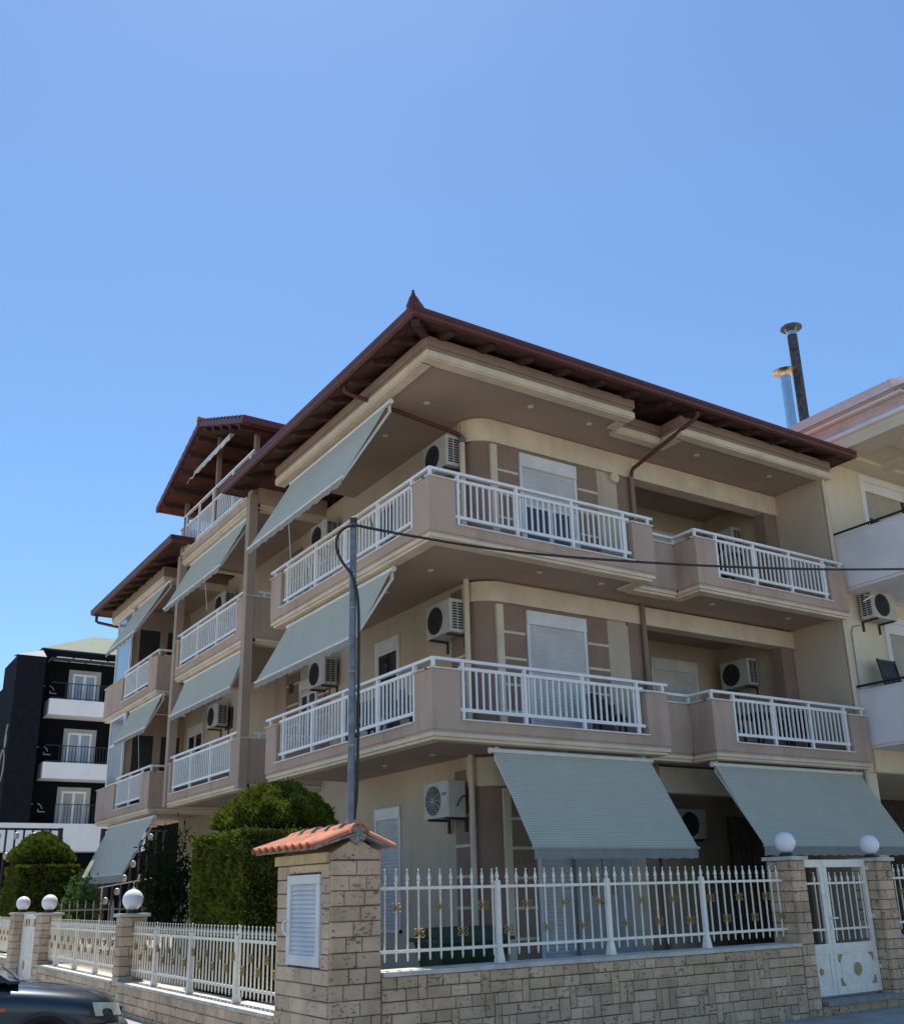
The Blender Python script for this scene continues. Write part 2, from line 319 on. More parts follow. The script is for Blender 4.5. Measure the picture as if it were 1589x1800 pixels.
# wall panels of the street side: brown fields with cream strips and bands
for k, z in enumerate((.4, 3.86, 6.86)):
    zt = (3.19, 6.26, 9.23)[k]
    for nm, x0, x1, m in (('wall_panel', 9.70, 10.04, 'brown'), ('wall_panel', 11.40, 11.9, 'brown'), ('wall_panel', 11.9, 12.395, 'cream')):
        c = B(); c.box(x0, x1, 13.165 if m == 'brown' else 13.16, 13.25, z, zt - .002 if m == 'brown' else zt - .06); obj(nm, c, m, bld)
    c = B(); c.box(10.04, 11.4, 13.172, 13.25, zt - .07, zt - .002); obj('wall_panel', c, 'brown', bld)
    c = B(); c.box(9.44, 9.57, 13.14, 13.25, z, zt - .03); obj('wall_strip', c, 'trim', bld)
    c = B(); c.box(9.57, 9.70, 13.168, 13.25, z, zt - .002); obj('wall_panel', c, 'brown', bld)
    for i in range(5):
        zz = zt - .5 - .45 * i
        c = B(); c.box(9.572, 10.03, 13.152, 13.2, zz - .022, zz + .022); obj('wall_band', c, 'trim', bld)
        c = B(); c.box(11.41, 11.895, 13.152, 13.2, zz - .022, zz + .022); obj('wall_band', c, 'trim', bld)
    # left side: brown field beside the corner, cream bands
    c = B(); c.box(9.06, 9.1, 13.9, 13.99, z, zt + .3); obj('wall_panel', c, 'brown', bld)
    c = B(); c.box(9.055, 9.1, 13.5, 13.9, z, zt + .3); obj('wall_panel', c, 'brown', bld)
    for i in range(5):
        zz = zt - .42 - .47 * i
        c = B(); c.box(9.045, 9.1, 13.5, 13.985, zz - .022, zz + .022); obj('wall_band', c, 'trim', bld)
    # far part of the left wall: brown fields beside the window
    c = B(); c.box(9.06, 9.1, 20.3, 20.98, z, zt + .15); obj('wall_panel', c, 'brown', bld)
    c = B(); c.box(9.06, 9.1, 18.75, 19.32, z, zt + .15); obj('wall_panel', c, 'brown', bld)
    for i in range(4):
        zz = zt - .1 - .47 * i
        c = B(); c.box(9.05, 9.1, 20.3, 20.97, zz - .022, zz + .022); obj('wall_band', c, 'trim', bld)
        c = B(); c.box(9.05, 9.1, 18.76, 19.31, zz - .022, zz + .022); obj('wall_band', c, 'trim', bld)
    c = B(); c.box(9.055, 9.1, 21.0, 21.7, z, zt + .3); obj('wall_panel', c, 'pink', bld)
# ---- balconies
RY = 12.32                                            # recess between the two street balconies
def run_box(b, a, c, t0, t1, z0, z1):                 # wall along an axis aligned run a->c, offset from t0 (outside, negative) to t1 (inside)
    if abs(a[0] - c[0]) < 1e-6:
        s = 1 if True else -1
        b.box(a[0] + t0, a[0] + t1, a[1], c[1], z0, z1)
    else: b.box(a[0], c[0], a[1] + t0, a[1] + t1, z0, z1)
bal_src = {}
def baluster_mesh(h):
    key = round(h, 3)
    if key not in bal_src:
        b = B(); b.box(-.0125, .0125, -.0125, .0125, -h / 2, h / 2)
        me = bpy.data.meshes.new('baluster'); me.from_pydata(b.v, [], b.f); me.materials.append(M['white']); bal_src[key] = me
    return bal_src[key]
def rail_panel(parent, ax, const, u0, u1, zb, posts, single=True, zp=None):
    """railing in an opening of the parapet. ax = axis along which it runs; zb = parapet bottom (opening sill)"""
    def pt(u, z): return (u, const, z) if ax == 0 else (const, u, z)
    b = B()
    b.bar(pt(u0 - .02, zb + .16), pt(u1 + .02, zb + .16), .045, .05)
    b.bar(pt(u0 - .02, zb + .765), pt(u1 + .02, zb + .765), .045, .05)
    for p in posts: b.bar(pt(p, zb), pt(p, zb + .87), .05, .05)
    sill = B(); sill.bar(pt(u0 - .03, zb + .008), pt(u1 + .03, zb + .008), .2, .02)
    obj('railing', b, 'white', parent); obj('sill_strip', sill, 'whitedirty', parent)
    us = np.arange(u0 + .05, u1, .118); us = [u for u in us if min(abs(u - p) for p in posts) > .04]
    if single:
        me = baluster_mesh(.58)
        for u in us: inst('baluster', me, parent, pt(u, zb + .4625))
    else:
        b = B()
        for u in us: b.bar(pt(u, zb + .19), pt(u, zb + .74), .025, .025)
        obj('baluster', b, 'white', parent, kind='stuff')
def handrail(parent, path, z, posts, zp):
    b = B(); pts = [Vector((x, y, z)) for x, y in path]
    for a, c in zip(pts, pts[1:]):
        d = (c - a).normalized() * .024; b.bar(a - d, c + d, .06, .045)
    for x, y in posts: b.bar((x, y, zp), (x, y, z), .045, .045)
    obj('handrail', b, 'white', parent)
def lights(parent, pts, z):
    for x, y in pts:
        b = B(); b.lathe([(.05, 0), (.055, -.012), (.04, -.018), (.012, -.01)], 12, (x, y, z)); obj('ceiling_light', b, 'whitedirty', parent, smooth=True)
def balcony(z, outline, walls, name='balcony', mat_='pink'):
    """z = underside; outline = floor polygon; walls = list of (ax, const, inside(+1/-1), u0, u1, [(open0, open1)])"""
    p = tag(obj(name, B().prism(outline, z + .055, z + .24), 'soffit', bld))
    for ax, c, ins, u0, u1, ops in walls:
        b = B(); t = .13 * ins
        def seg(a, d, z0, z1):
            if d - a < .01: return
            b.box(a, d, c, c + t, z0, z1) if ax == 0 else b.box(c, c + t, a, d, z0, z1)
        cur = u0
        for o0, o1 in ops:
            seg(cur, o0, z + .14, z + 1.0); seg(o0, o1, z + .14, z + .285); cur = o1
        seg(cur, u1, z + .14, z + 1.0)
        obj('parapet', b, mat_, p)
        jn = ax == 1 and abs(u0 - BY - .131) < .002 or ax == 0 and False   # this run butts against the street run
        inner = ax == 0 and abs(c - RY) < .01
        for zz0, zz1, s in ((z + .045, z + .10, .012), (z, z + .043, .05)):
            b = B(); a0 = BY + .2 + s + .001 if jn else (u0 if inner else u0 + s); a1 = u1 if inner else (u1 + .2 * (ax == 1 and ins < 0) + (.2 if ax == 1 and abs(c - 12.9) < .02 else 0) - (s if ax == 0 or c < 8 else 0))
            (b.box(a0, a1, c + s * ins, c + (.2 + s) * ins, zz0, zz1) if ax == 0 else b.box(c + s * ins, c + (.2 + s) * ins, a0, a1, zz0, zz1))
            obj('cornice_moulding', b, 'trim', p)
        b = B(); s = .016; a0 = BY + .141 if jn else (u0 if inner else u0 + s); a1 = u1 if inner or jn and c > 8 else u1 - s
        (b.box(a0, a1, c + s * ins, c + .14 * ins, z + .1, z + .139) if ax == 0 else b.box(c + s * ins, c + .14 * ins, a0, a1, z + .1, z + .139))
        obj('shadow_groove', b, mat_, p)
        cur = u0                                       # thin coping on the solid pieces
        for o0, o1 in list(ops) + [(u1, u1)]:
            if o0 - cur > .02:
                b = B(); (b.box(cur - .03, o0 + .005, c - .03 * ins, c + t + .02 * ins, z + 1.002, z + 1.022) if ax == 0 else b.box(c - .03 * ins, c + t + .02 * ins, cur - .03, o0 + .03, z + 1.002, z + 1.022))
                obj('coping', b, 'whitedirty' if ax == 0 else 'coping', p)
            cur = o1
    return p
BX, BY = 7.29, 11.78
for k, z in enumerate((3.64, 6.60)):
    zb = z + .285; zh = z + 1.16
    ol = [(BX + .1, BY + .1), (11.75, BY + .1), (11.75, RY + .1), (12.99, RY + .1), (12.99, BY + .1), (17.03, BY + .1), (17.03, 13.3), (9.3, 13.3), (9.3, 17.7), (BX + .1, 17.7)]
    p = balcony(z, ol, [
        (0, BY, 1, BX, 11.86, [(7.76, 11.38)]),
        (1, 11.86, -1, BY + .131, RY - .002, []),
        (0, RY, 1, 11.862, 12.898, []),
        (1, 12.90, 1, BY + .132, RY - .002, []),
        (0, BY, 1, 12.90, 17.12, [(13.42, 16.62)]),
        (1, BX, 1, BY + .131, 17.80, [(12.28, 17.30)])])
    rail_panel(p, 0, BY + .06, 7.80, 11.34, zb, [7.84, 8.96, 10.09, 11.22])
    rail_panel(p, 0, BY + .06, 13.46, 16.58, zb, [13.49, 14.5, 15.51, 16.52])
    rail_panel(p, 1, BX + .06, 12.32, 17.26, zb, [12.36, 13.48, 14.66, 15.85, 17.08])
    y_, x_ = BY + .05, BX + .05
    handrail(p, [(11.88, y_), (x_, y_), (x_, 17.86)], zh, [(x_, y_), (11.8, y_), (x_, 17.7), (x_, 12.36), (x_, 17.08), (7.84, y_), (11.22, y_)], z + 1.0)
    handrail(p, [(11.9, RY + .05), (12.95, RY + .05), (12.95, y_), (17.12, y_)], zh, [(12.3, RY + .05), (12.95, RY + .05), (12.95, y_), (13.49, y_), (16.52, y_), (17.05, y_)], z + 1.0)
    lights(p, [(8.2, 13.24), (9.85, 12.47), (11.2, 12.46), (13.95, 12.48), (16.1, 12.48), (8.17, 14.69)] if k else [(8.4, 13.6), (8.4, 15.15), (10.2, 12.5)], z + .055)
# top canopy over the second floor balconies, same outline, cream band under a beige one
can = obj('canopy_slab', B().prism([(BX + .1, BY + .1), (11.60, BY + .1), (11.60, RY + .1), (12.97, RY + .1), (12.97, BY + .1), (17.08, BY + .1), (17.08, 14), (9.3, 14), (9.3, 17.7), (BX + .1, 17.7)], 9.69, 9.9), 'soffit', bld)
for ax, c, ins, u0, u1 in ((0, BY, 1, BX, 11.70), (1, 11.70, -1, BY + .2, RY), (0, RY, 1, 11.71, 12.86), (1, 12.86, 1, BY + .2, RY + .2), (0, BY, 1, 12.86, 17.2), (1, BX, 1, BY + .2, 17.8)):
    for nm, z0, z1, s, m in (('cornice_moulding', 9.64, 9.66, .03, 'trim'), ('cornice_moulding', 9.662, 9.775, .008, 'trim'), ('cornice_band', 9.777, 9.86, .03, 'band'), ('cornice_band', 9.862, 10.02, .0, 'band')):
        b = B()
        (b.box(u0 + s, u1 - s * (u1 != 17.2), c + s * ins, c + (.19 + s) * ins, z0, z1) if ax == 0 else b.box(c + s * ins, c + (.19 + s) * ins, u0 + s * (u0 > BY + .3), u1, z0, z1))
        obj(nm, b, m, can)
for a, c in (((7.46, 11.95), (11.5, 11.99)), ((7.46, 11.99), (7.5, 17.6))): obj('soffit_border', B().box(a[0], c[0], a[1], c[1], 9.672, 9.689), 'band', can)
lights(can, [(8.15, 13.2), (9.8, 12.4), (11.14, 12.41), (8.16, 14.69), (13.89, 12.41), (16.0, 12.41)], 9.69)
# ---- wing two (tall, with the gable) and wing three along the left side
for k, z in enumerate((3.64, 6.62)):
    zb = z + .285
    p = balcony(z, [(BX + .1, 19.15), (9.3, 19.15), (9.3, 23.85), (BX + .1, 23.85)],
                [(1, BX, 1, 19.08, 23.92, [(19.66, 23.56)]), (0, 19.08, 1, BX + .131, 9.1, []), (0, 23.92, -1, BX + .131, 9.1, [])])
    rail_panel(p, 1, BX + .06, 19.7, 23.52, zb, [19.74, 21.0, 22.3, 23.48])
    handrail(p, [(BX + .05, 19.3), (BX + .05, 23.86)], z + 1.16, [(BX + .05, 19.74), (BX + .05, 21.0), (BX + .05, 22.3), (BX + .05, 23.48)], z + 1.0)
    handrail(p, [(BX + .3, 19.13), (9.05, 19.13)], z + 1.12, [(BX + .4, 19.13), (8.4, 19.13)], z + 1.0)
    p = balcony(z, [(BX + .1, 25.33), (9.3, 25.33), (9.3, 30.35), (BX + .1, 30.35)],
                [(1, BX, 1, 25.25, 30.45, [(26.0, 28.5)]), (0, 25.25, 1, BX + .131, 9.1, []), (0, 30.45, -1, BX + .131, 9.1, [])])
    rail_panel(p, 1, BX + .06, 26.04, 28.46, zb, [26.08, 27.2, 28.4], single=False)
    handrail(p, [(9.0, 25.3), (BX + .05, 25.3), (BX + .05, 28.5)], z + 1.16, [(BX + .05, 25.3), (BX + .05, 26.08), (BX + .05, 27.2), (BX + .05, 28.4), (8.2, 25.3)], z + 1.0)
    # glazed enclosure at the far end
    zt = z + (2.98 if k == 0 else 3.05)
    f = B(); y0, y1, zg = 28.3, 29.8, z + 1.03
    for yy in (y0, y1): f.box(7.36, 7.42, yy - .03, yy + .03, zg, zt)
    for zz in (zg + .03, zg + 1.15, zt - .04): f.box(7.362, 7.418, y0, y1, zz - .03, zz + .03)
    fr = obj('glazed_enclosure', f, 'white', bld)
    for a, c in ((y0 + .03, y1 - .03),):
        obj('pane', B().box(7.385, 7.395, a, c, zg + .06, zg + 1.12), 'skyglass', fr); obj('pane', B().box(7.385, 7.395, a, c, zg + 1.18, zt - .07), 'skyglass', fr)
    obj('end_wall', B().box(7.45, 9.08, 28.32, 28.5, z + .25, zt), 'pink', fr)
    sc_ = B(); sc_.box(7.62, 8.2, 28.29, 28.318, z + .3, zt - .62); sc_.box(8.42, 8.95, 28.29, 28.318, z + .3, zt - .62); obj('door_screen', sc_, 'screen', fr)
    sf = B()
    for x0, x1 in ((7.56, 7.62), (8.2, 8.42), (8.95, 9.05)): sf.box(x0, x1, 28.285, 28.315, z + .3, zt - .55)
    sf.box(7.56, 9.05, 28.286, 28.316, zt - .62, zt - .54); obj('door_frame', sf, 'pink', fr)
# attic floor of wing two with its own railing, posts and gable roof
z = 9.62; zb = z + .285
p = balcony(z, [(BX + .1, 19.15), (16, 19.15), (16, 23.85), (BX + .1, 23.85)], [(1, BX, 1, 19.08, 23.92, [(19.3, 23.7)]), (0, 19.08, 1, BX + .131, 9.1, []), (0, 23.92, -1, BX + .131, 9.1, [])])
rail_panel(p, 1, BX + .06, 19.34, 23.68, zb, [19.36, 20.4, 21.7, 22.7, 23.66], single=False)
handrail(p, [(8.9, 19.13), (BX + .05, 19.13), (BX + .05, 23.87), (8.6, 23.87)], z + 1.36, [(BX + .05, y) for y in (19.36, 20.4, 21.7, 22.7, 23.66)], z + .9)
for y in (19.08, 23.76):
    b = B(); b.box(7.255, 7.44, y - .02, y + .18, 3.66, 9.9); obj('corner_post', b, 'soffit', bld)
for y in (19.12, 21.55, 23.84):
    b = B(); b.box(7.33, 7.43, y - .05, y + .05, 9.9, 11.36 if y != 21.55 else 12.3); obj('attic_post', b, 'brown', bld)
aw_ = B(); aw_.prism([(18.9, 9.8), (24.1, 9.8), (24.1, 11.2), (21.5, 12.35), (18.9, 11.2)], 0, 4, lambda a, b_, c: (9.2 + c, a, b_)); obj('attic_wall', aw_, 'wood', bld)
# ---- roofs
def roof(name, bx0, bx1, by0, by1, ez, slope, hips, ov_fascia=True):
    """hipped roof over the rectangle; eave underside at ez; returns the roof part"""
    cx = (bx0 + bx1) / 2; cy = (by0 + by1) / 2; h = min(bx1 - bx0, by1 - by0) / 2
    rz = ez + .2 + h * slope
    if bx1 - bx0 > by1 - by0: r0, r1 = (bx0 + h, cy, rz), (bx1 - h, cy, rz)
    else: r0, r1 = (cx, by0 + h, rz), (cx, by1 - h, rz)
    b = B(); e = ez + .2
    v = [(bx0, by0, e), (bx1, by0, e), (bx1, by1, e), (bx0, by1, e), r0, r1]
    f = [(0, 1, 5, 4), (1, 2, 5), (2, 3, 4, 5), (3, 0, 4)] if bx1 - bx0 > by1 - by0 else [(0, 1, 4), (1, 2, 5, 4), (2, 3, 5), (3, 0, 4, 5)]
    b.add(v, f)
    # boarded underside, sloping up parallel to the roof
    u = .75; zi = ez + .10 + u * slope
    b2 = B(); b2.add([(bx0 + .02, by0 + .02, ez + .10), (bx1 - .02, by0 + .02, ez + .10), (bx1 - .02, by1 - .02, ez + .10), (bx0 + .02, by1 - .02, ez + .10),
                      (bx0 + u, by0 + u, zi), (bx1 - u, by0 + u, zi), (bx1 - u, by1 - u, zi), (bx0 + u, by1 - u, zi)],
                     [(0, 1, 5, 4), (1, 2, 6, 5), (2, 3, 7, 6), (3, 0, 4, 7), (4, 5, 6, 7)])
    r = obj(name, b, 'tile', bld); obj('eave_boarding', b2, 'woodred', r)
    fb = B(); t = .05                                  # gutter: rounded front board
    for a, c in (((bx0, by0), (bx1, by0)), ((bx1, by0), (bx1, by1)), ((bx1, by1), (bx0, by1)), ((bx0, by1), (bx0, by0))):
        a3, c3 = Vector((*a, ez + .13)), Vector((*c, ez + .13)); d = (c3 - a3).normalized()
        o = Vector((d.y, -d.x, 0))
        prof = [(0, -.04), (.03, -.045), (.07, -.02), (.085, .02), (.075, .05), (.09, .065), (.09, .12), (.0, .125)]
        vs = [a3 + o * q[0] + Vector((0, 0, q[1])) - d * q[0] for q in prof] + [c3 + o * q[0] + Vector((0, 0, q[1])) + d * q[0] for q in prof]
        n = len(prof); fb.add(vs, [(i, (i + 1) % n, n + (i + 1) % n, n + i) for i in range(n)])
    obj('gutter', fb, 'fascia', r)
    return r, slope
def rafters(r, ax, const, inw, us, ez, slope, ln=.62):
    src = None
    for u in us:
        def pt(t, dz): return ((u, const + inw * t, ez + dz + t * slope) if ax == 0 else (const + inw * t, u, ez + dz + t * slope))
        b = B(); c = .055
        def q(t, dz, s): P = pt(t, dz); return (P[0] + s * c, P[1], P[2]) if ax == 0 else (P[0], P[1] + s * c, P[2])
        prof = [(.06, .09), (.06, .05), (.11, .02), (.2, -.005), (ln, -.035), (ln, .09)]
        n = len(prof); b.add([q(t, dz, -1) for t, dz in prof] + [q(t, dz, 1) for t, dz in prof], [tuple(range(n)), tuple(range(2 * n - 1, n - 1, -1))] + [(i, (i + 1) % n, n + (i + 1) % n, n + i) for i in range(n)])
        o = obj('rafter', b, 'wood', r) if src is None else inst('rafter', src, r, Vector(((min(v[0] for v in b.v) + max(v[0] for v in b.v)) / 2, (min(v[1] for v in b.v) + max(v[1] for v in b.v)) / 2, (min(v[2] for v in b.v) + max(v[2] for v in b.v)) / 2)))
        src = src or o
EZ = 9.87; SL = .36
r1, _ = roof('roof', 6.82, 17.34, 11.36, 19.45, EZ, SL, True)
rafters(r1, 0, 11.36, 1, np.arange(7.55, 17.2, .78), EZ, SL); rafters(r1, 1, 6.82, 1, np.arange(12.1, 19.3, .78), EZ, SL)
hb = B(); hb.bar((6.86, 11.40, EZ + .03), (7.5, 12.04, EZ + .26), .12, .12); obj('hip_rafter', hb, 'wood', r1)
fin = B(); cx, cy = 6.80, 11.34                       # horn shaped hip finial
fin.tube([(cx + .28, cy + .28, EZ + .30), (cx + .1, cy + .1, EZ + .26), (cx + .0, cy + .0, EZ + .30), (cx - .015, cy - .015, EZ + .40), (cx - .02, cy - .02, EZ + .46), (cx - .02, cy - .02, EZ + .53)], [.13, .15, .12, .068, .028, .02], 10)
fin.lathe([(.02, 0), (.035, .02), (.02, .045)], 8, (cx - .02, cy - .02, EZ + .45)); obj('finial', fin, 'fascia', r1, smooth=True)
r3, _ = roof('roof', 6.82, 14, 23.0, 30.75, EZ, SL, True)
rafters(r3, 1, 6.82, 1, np.arange(24.8, 30.6, .74), EZ, SL)
# gable roof over the attic
gx, gy0, gy1, gyc, gz0, gz1 = 6.8, 18.5, 24.5, 21.4, 11.28, 12.44
b = B(); b.prism([(gy0, gz0), (gyc, gz1), (gy1, gz0), (gy1, gz0 + .11), (gyc, gz1 + .12), (gy0, gz0 + .11)], 0, 9, lambda a, b_, c: (gx + .06 + c, a, b_)); rg = obj('roof', b, 'tile', bld)
b = B(); b.prism([(gy0 + .05, gz0 - .02), (gyc, gz1 - .04), (gy1 - .05, gz0 - .02), (gy1 - .05, gz0 - .002), (gyc, gz1 - .012), (gy0 + .05, gz0 - .002)], 0, 3, lambda a, b_, c: (gx + .07 + c, a, b_)); obj('eave_boarding', b, 'woodorange', rg)
b = B()
b.bar((gx, gy0 - .06, gz0 + .03), (gx, gyc, gz1 + .04), .06, .16); b.bar((gx, gyc, gz1 + .04), (gx, gy1 + .06, gz0 + .03), .06, .16)
b.bar((gx - .02, gy0 - .03, gz0 + .06), (gx + 9, gy0 - .03, gz0 + .04), .08, .15); b.bar((gx - .02, gy1 + .03, gz0 + .06), (gx + 9, gy1 + .03, gz0 + .04), .08, .15)
obj('gutter', b, 'fascia', rg)
tl = B()                                              # tile ends along the right hand rake
for i in range(12):
    t = (i + .5) / 12; y = gy0 + (gyc - gy0) * t; zz = gz0 + (gz1 - gz0) * t + .12
    tl.tube([(gx - .03, y, zz), (gx + .5, y, zz)], .045, 8); y2 = gy1 + (gyc - gy1) * t; tl.tube([(gx - .03, y2, zz), (gx + .5, y2, zz)], .035, 8)
obj('rake_tiles', tl, 'tile', rg, kind='stuff')
b = B(); b.tube([(gx - .06, gyc, gz1 + .13), (gx + .6, gyc, gz1 + .13)], .085, 10); obj('ridge_tile', b, 'tile', rg, smooth=True)
for t in (.12, .32, .52, .72, .9):                    # purlins showing under the gable
    for ya in (gy0, gy1):
        y = ya + (gyc - ya) * t; zz = gz0 + (gz1 - gz0) * t - .07
        b = B(); b.box(gx + .05, 9.3, y - .05, y + .05, zz - .08, zz + .045); obj('purlin', b, 'wood', rg)
# rain pipes
b = B(); b.tube([(6.9, 13.86, 9.95), (6.9, 13.86, 9.88), (6.95, 13.85, 9.86), (8.92, 13.42, 9.36), (9.0, 13.40, 9.28), (9.0, 13.40, .4)], .045, 10); obj('downpipe', B().tube([(9.0, 13.40, 9.22), (9.0, 13.40, .4)], .05, 12), 'trim', bld, smooth=True)
obj('downpipe', B().tube([(6.9, 13.86, 9.97), (6.9, 13.86, 9.88), (6.97, 13.85, 9.85), (8.90, 13.42, 9.38), (8.98, 13.40, 9.33), (9.0, 13.40, 9.22)], .038, 10), 'fascia', bld, smooth=True)
obj('downpipe', B().tube([(12.93, 11.42, 9.95), (12.93, 11.45, 9.87), (12.92, 11.5, 9.83), (12.74, 13.02, 9.38), (12.74, 13.06, 9.33), (12.74, 13.08, 9.24)], .038, 10), 'fascia', bld, smooth=True)
obj('downpipe', B().tube([(12.74, 13.09, 9.23), (12.74, 13.09, .4)], .05, 12), 'brown', bld, smooth=True)
obj('pipe_elbow', B().tube([(9.0, 13.40, 9.2), (9.0, 13.40, 9.3)], .06, 12), 'galv', bld, smooth=True)
for x, r in ((17.08, .035), (17.19, .05)): obj('downpipe', B().tube([(x, 11.93 if x < 17.1 else 12.0, .2), (x, 11.93 if x < 17.1 else 12.0, 9.64)], r, 10), 'trim', bld, smooth=True)
obj('downpipe', B().tube([(6.9, 30.7, 9.98), (6.9, 30.7, 9.78), (6.95, 30.68, 9.74), (7.55, 30.5, 9.62), (7.6, 30.5, 9.55), (7.6, 30.5, 8.6)], .045, 10), 'fascia', bld, smooth=True)
# canopy bands of wing three and the side of wing two
for y0, y1 in ((25.25, 30.4),):
    sl = obj('canopy_slab', B().box(BX + .1, 9.3, y0 + .1, y1 - .05, 9.70, 9.9), 'soffit', bld)
    for nm, z0, z1, s, m in (('cornice_moulding', 9.63, 9.70, .03, 'trim'), ('cornice_moulding', 9.702, 9.775, .005, 'trim'), ('cornice_band', 9.777, 10.05, .0, 'band')):
        obj(nm, B().box(BX + s, BX + .2, y0 + s, y1 - s, z0, z1), m, sl); obj(nm, B().box(BX + .2, 9.2, y0 + s, y0 + .2, z0, z1), m, sl)
# ---- windows and doors
def window(ax, c, out, u0, u1, z0, z1, shut=1.0, box=.2, pm='shut', frame=.06, mid=True):
    """window or balcony door in the plane axis=c; out = outward direction; shut = closed share of the roller shutter"""
    def bx(b, a0, a1, d0, d1, za, zb_): return b.box(a0, a1, c + out * d0, c + out * d1, za, zb_) if ax == 1 else b.box(c + out * d0, c + out * d1, a0, a1, za, zb_)
    f = B()
    for a, d in ((u0, u0 + frame), (u1 - frame, u1)): bx(f, a, d, -.02, .03, z0, z1 - box)
    bx(f, u0, u1, -.02, .045, z1 - box, z1); bx(f, u0, u1, -.02, .03, z0, z0 + .05)
    wdw = obj('window', f, 'whitedirty', bld)
    zt = z1 - box; zs = zt - (zt - z0 - .05) * shut
    if shut > 0:
        s = B(); n = max(1, int((zt - zs) / .06))
        for i in range(n):
            za = zt - (i + 1) * (zt - zs) / n; zc = zt - i * (zt - zs) / n
            lo = [(u0 + frame, .002), (u1 - frame, .002)]
            P = lambda u, d, zz: (u, c + out * d, zz) if ax == 1 else (c + out * d, u, zz)
            s.add([P(u0 + frame, .004, za), P(u1 - frame, .004, za), P(u1 - frame, .014, (za + zc) / 2), P(u0 + frame, .014, (za + zc) / 2), P(u1 - frame, .006, zc), P(u0 + frame, .006, zc)], [(0, 1, 2, 3), (3, 2, 4, 5)])
        obj('shutter', s, pm, wdw)
    if shut < 1:
        g = B(); bx(g, u0 + frame, u1 - frame, -.02, .003, z0 + .05, zs); obj('pane', g, 'glass', wdw)
        s = B(); m = (u0 + u1) / 2
        if mid: bx(s, m - .05, m + .05, -.01, .022, z0 + .05, zs)
        bx(s, u0 + frame, u0 + frame + .05, -.01, .02, z0 + .05, zs); bx(s, u1 - frame - .05, u1 - frame, -.01, .02, z0 + .05, zs); bx(s, u0 + frame, u1 - frame, -.01, .018, zs - .05, zs)
        obj('sash', s, 'whitedirty', wdw)
    return wdw
window(1, 13.17, -1, 10.06, 11.38, 3.86, 6.19, 1.0, .24)
window(1, 13.17, -1, 10.06, 11.38, 6.86, 9.16, .36, .26)
window(1, 13.17, -1, 10.06, 11.38, .4, 3.12, 1.0, .2)
window(1, 15.07, -1, 14.75, 16.12, 3.9, 6.25, 1.0, .25, 'shutw'); window(1, 15.07, -1, 14.75, 16.12, 6.9, 9.2, 1.0, .25, 'shutw')
for z in (3.9, 6.9):
    window(0, 9.075, -1, 15.79, 16.72, z, z + 2.34, .0, .22, mid=False); window(0, 9.075, -1, 19.35, 20.25, z, z + 2.25, .05, .22)
    window(0, 9.075, -1, 26.6, 27.9, z, z + 2.3, .0, .22)
window(0, 9.075, -1, 15.79, 16.72, .95, 3.08, 1.0, .2)
window(0, 9.075, -1, 22.4, 23.4, .95, 3.05, 1.0, .2)
# street door leaves under the awning: white leaves coloured grey to stand for shade, with narrow glass slits and a pull handle
d = obj('door', B().box(10.78, 11.32, 13.08, 13.115, .42, 2.5), 'grey', bld); obj('door', B().box(11.34, 11.98, 13.08, 13.115, .42, 2.5), 'grey', bld)
for x in (11.07, 11.52):
    obj('pane', B().box(x, x + .12, 13.07, 13.079, 1.5, 1.95), 'glass', d)
obj('handle', B().tube([(11.22, 13.03, 1.38), (11.42, 13.03, 1.38)], .02, 8), 'black', d)
cu = obj('door_curtain', B().box(15.5, 16.62, 14.06, 14.1, .4, 2.9), 'curtain_recess', bld)
for i in range(12): obj('fold', B().tube([(15.55 + i * .093, 14.05 + .01 * (i % 2), .4), (15.55 + i * .093, 14.05 + .01 * (i % 3), 2.88)], .04, 6), 'curtain_recess', cu, smooth=True)
obj('wall_lamp', B().box(9.62, 9.72, 13.08, 13.14, 2.95, 3.18), 'whitedirty', bld)
obj('wall_vent', B().lathe([(.1, 0), (.1, .06), (.075, .09), (.05, .09)], 14, (12.3, 13.155, 9.12), 'y').lathe([(.1, -.09), (.11, -.05), (.09, 0)], 14, (12.3, 13.155, 9.12), 'y'), 'trim', bld, smooth=True)
for y, z in ((20.6, 5.98), (23.4, 9.1), (24.4, 5.73)):
    obj('wall_vent', B().box(9.05, 9.08, y, y + (.25 if z > 5.8 else .5), z, z + (.22 if z > 5.8 else .55)), 'screen', bld)

# ------------------------------------------------------------------ boundary wall, pillars, fence
def stone_piece(parent, face, u0, u1, z0, z1, c, m, name='stone', th=.05):
    """a facing stone: face 'y' lies in plane y=c (seen from -y), face 'x' in plane x=c (seen from -x)"""
    j = .0033 + random.random() * .002; ch = .006; pr = random.uniform(-.004, .006)
    a0, a1, b0, b1 = u0 + j, u1 - j, z0 + j, z1 - j
    v = [(a0, th, b0), (a1, th, b0), (a1, th, b1), (a0, th, b1), (a0, ch, b0), (a1, ch, b0), (a1, ch, b1), (a0, ch, b1)]
    w = lambda: random.uniform(0, .005)
    v += [(a0 + ch + w(), -pr, b0 + ch + w()), (a1 - ch - w(), -pr, b0 + ch + w()), (a1 - ch - w(), -pr, b1 - ch - w()), (a0 + ch + w(), -pr, b1 - ch - w())]
    f = [(8, 9, 10, 11)] + [(4 + i, 4 + (i + 1) % 4, 8 + (i + 1) % 4, 8 + i) for i in range(4)] + [(i, (i + 1) % 4, 4 + (i + 1) % 4, 4 + i) for i in range(4)] + [(3, 2, 1, 0)]
    vv = [(u, c + d, z) for u, d, z in v] if face == 'y' else [(c + d, u, z) for u, d, z in v]
    return obj(name, B().add(vv, f), m, parent)
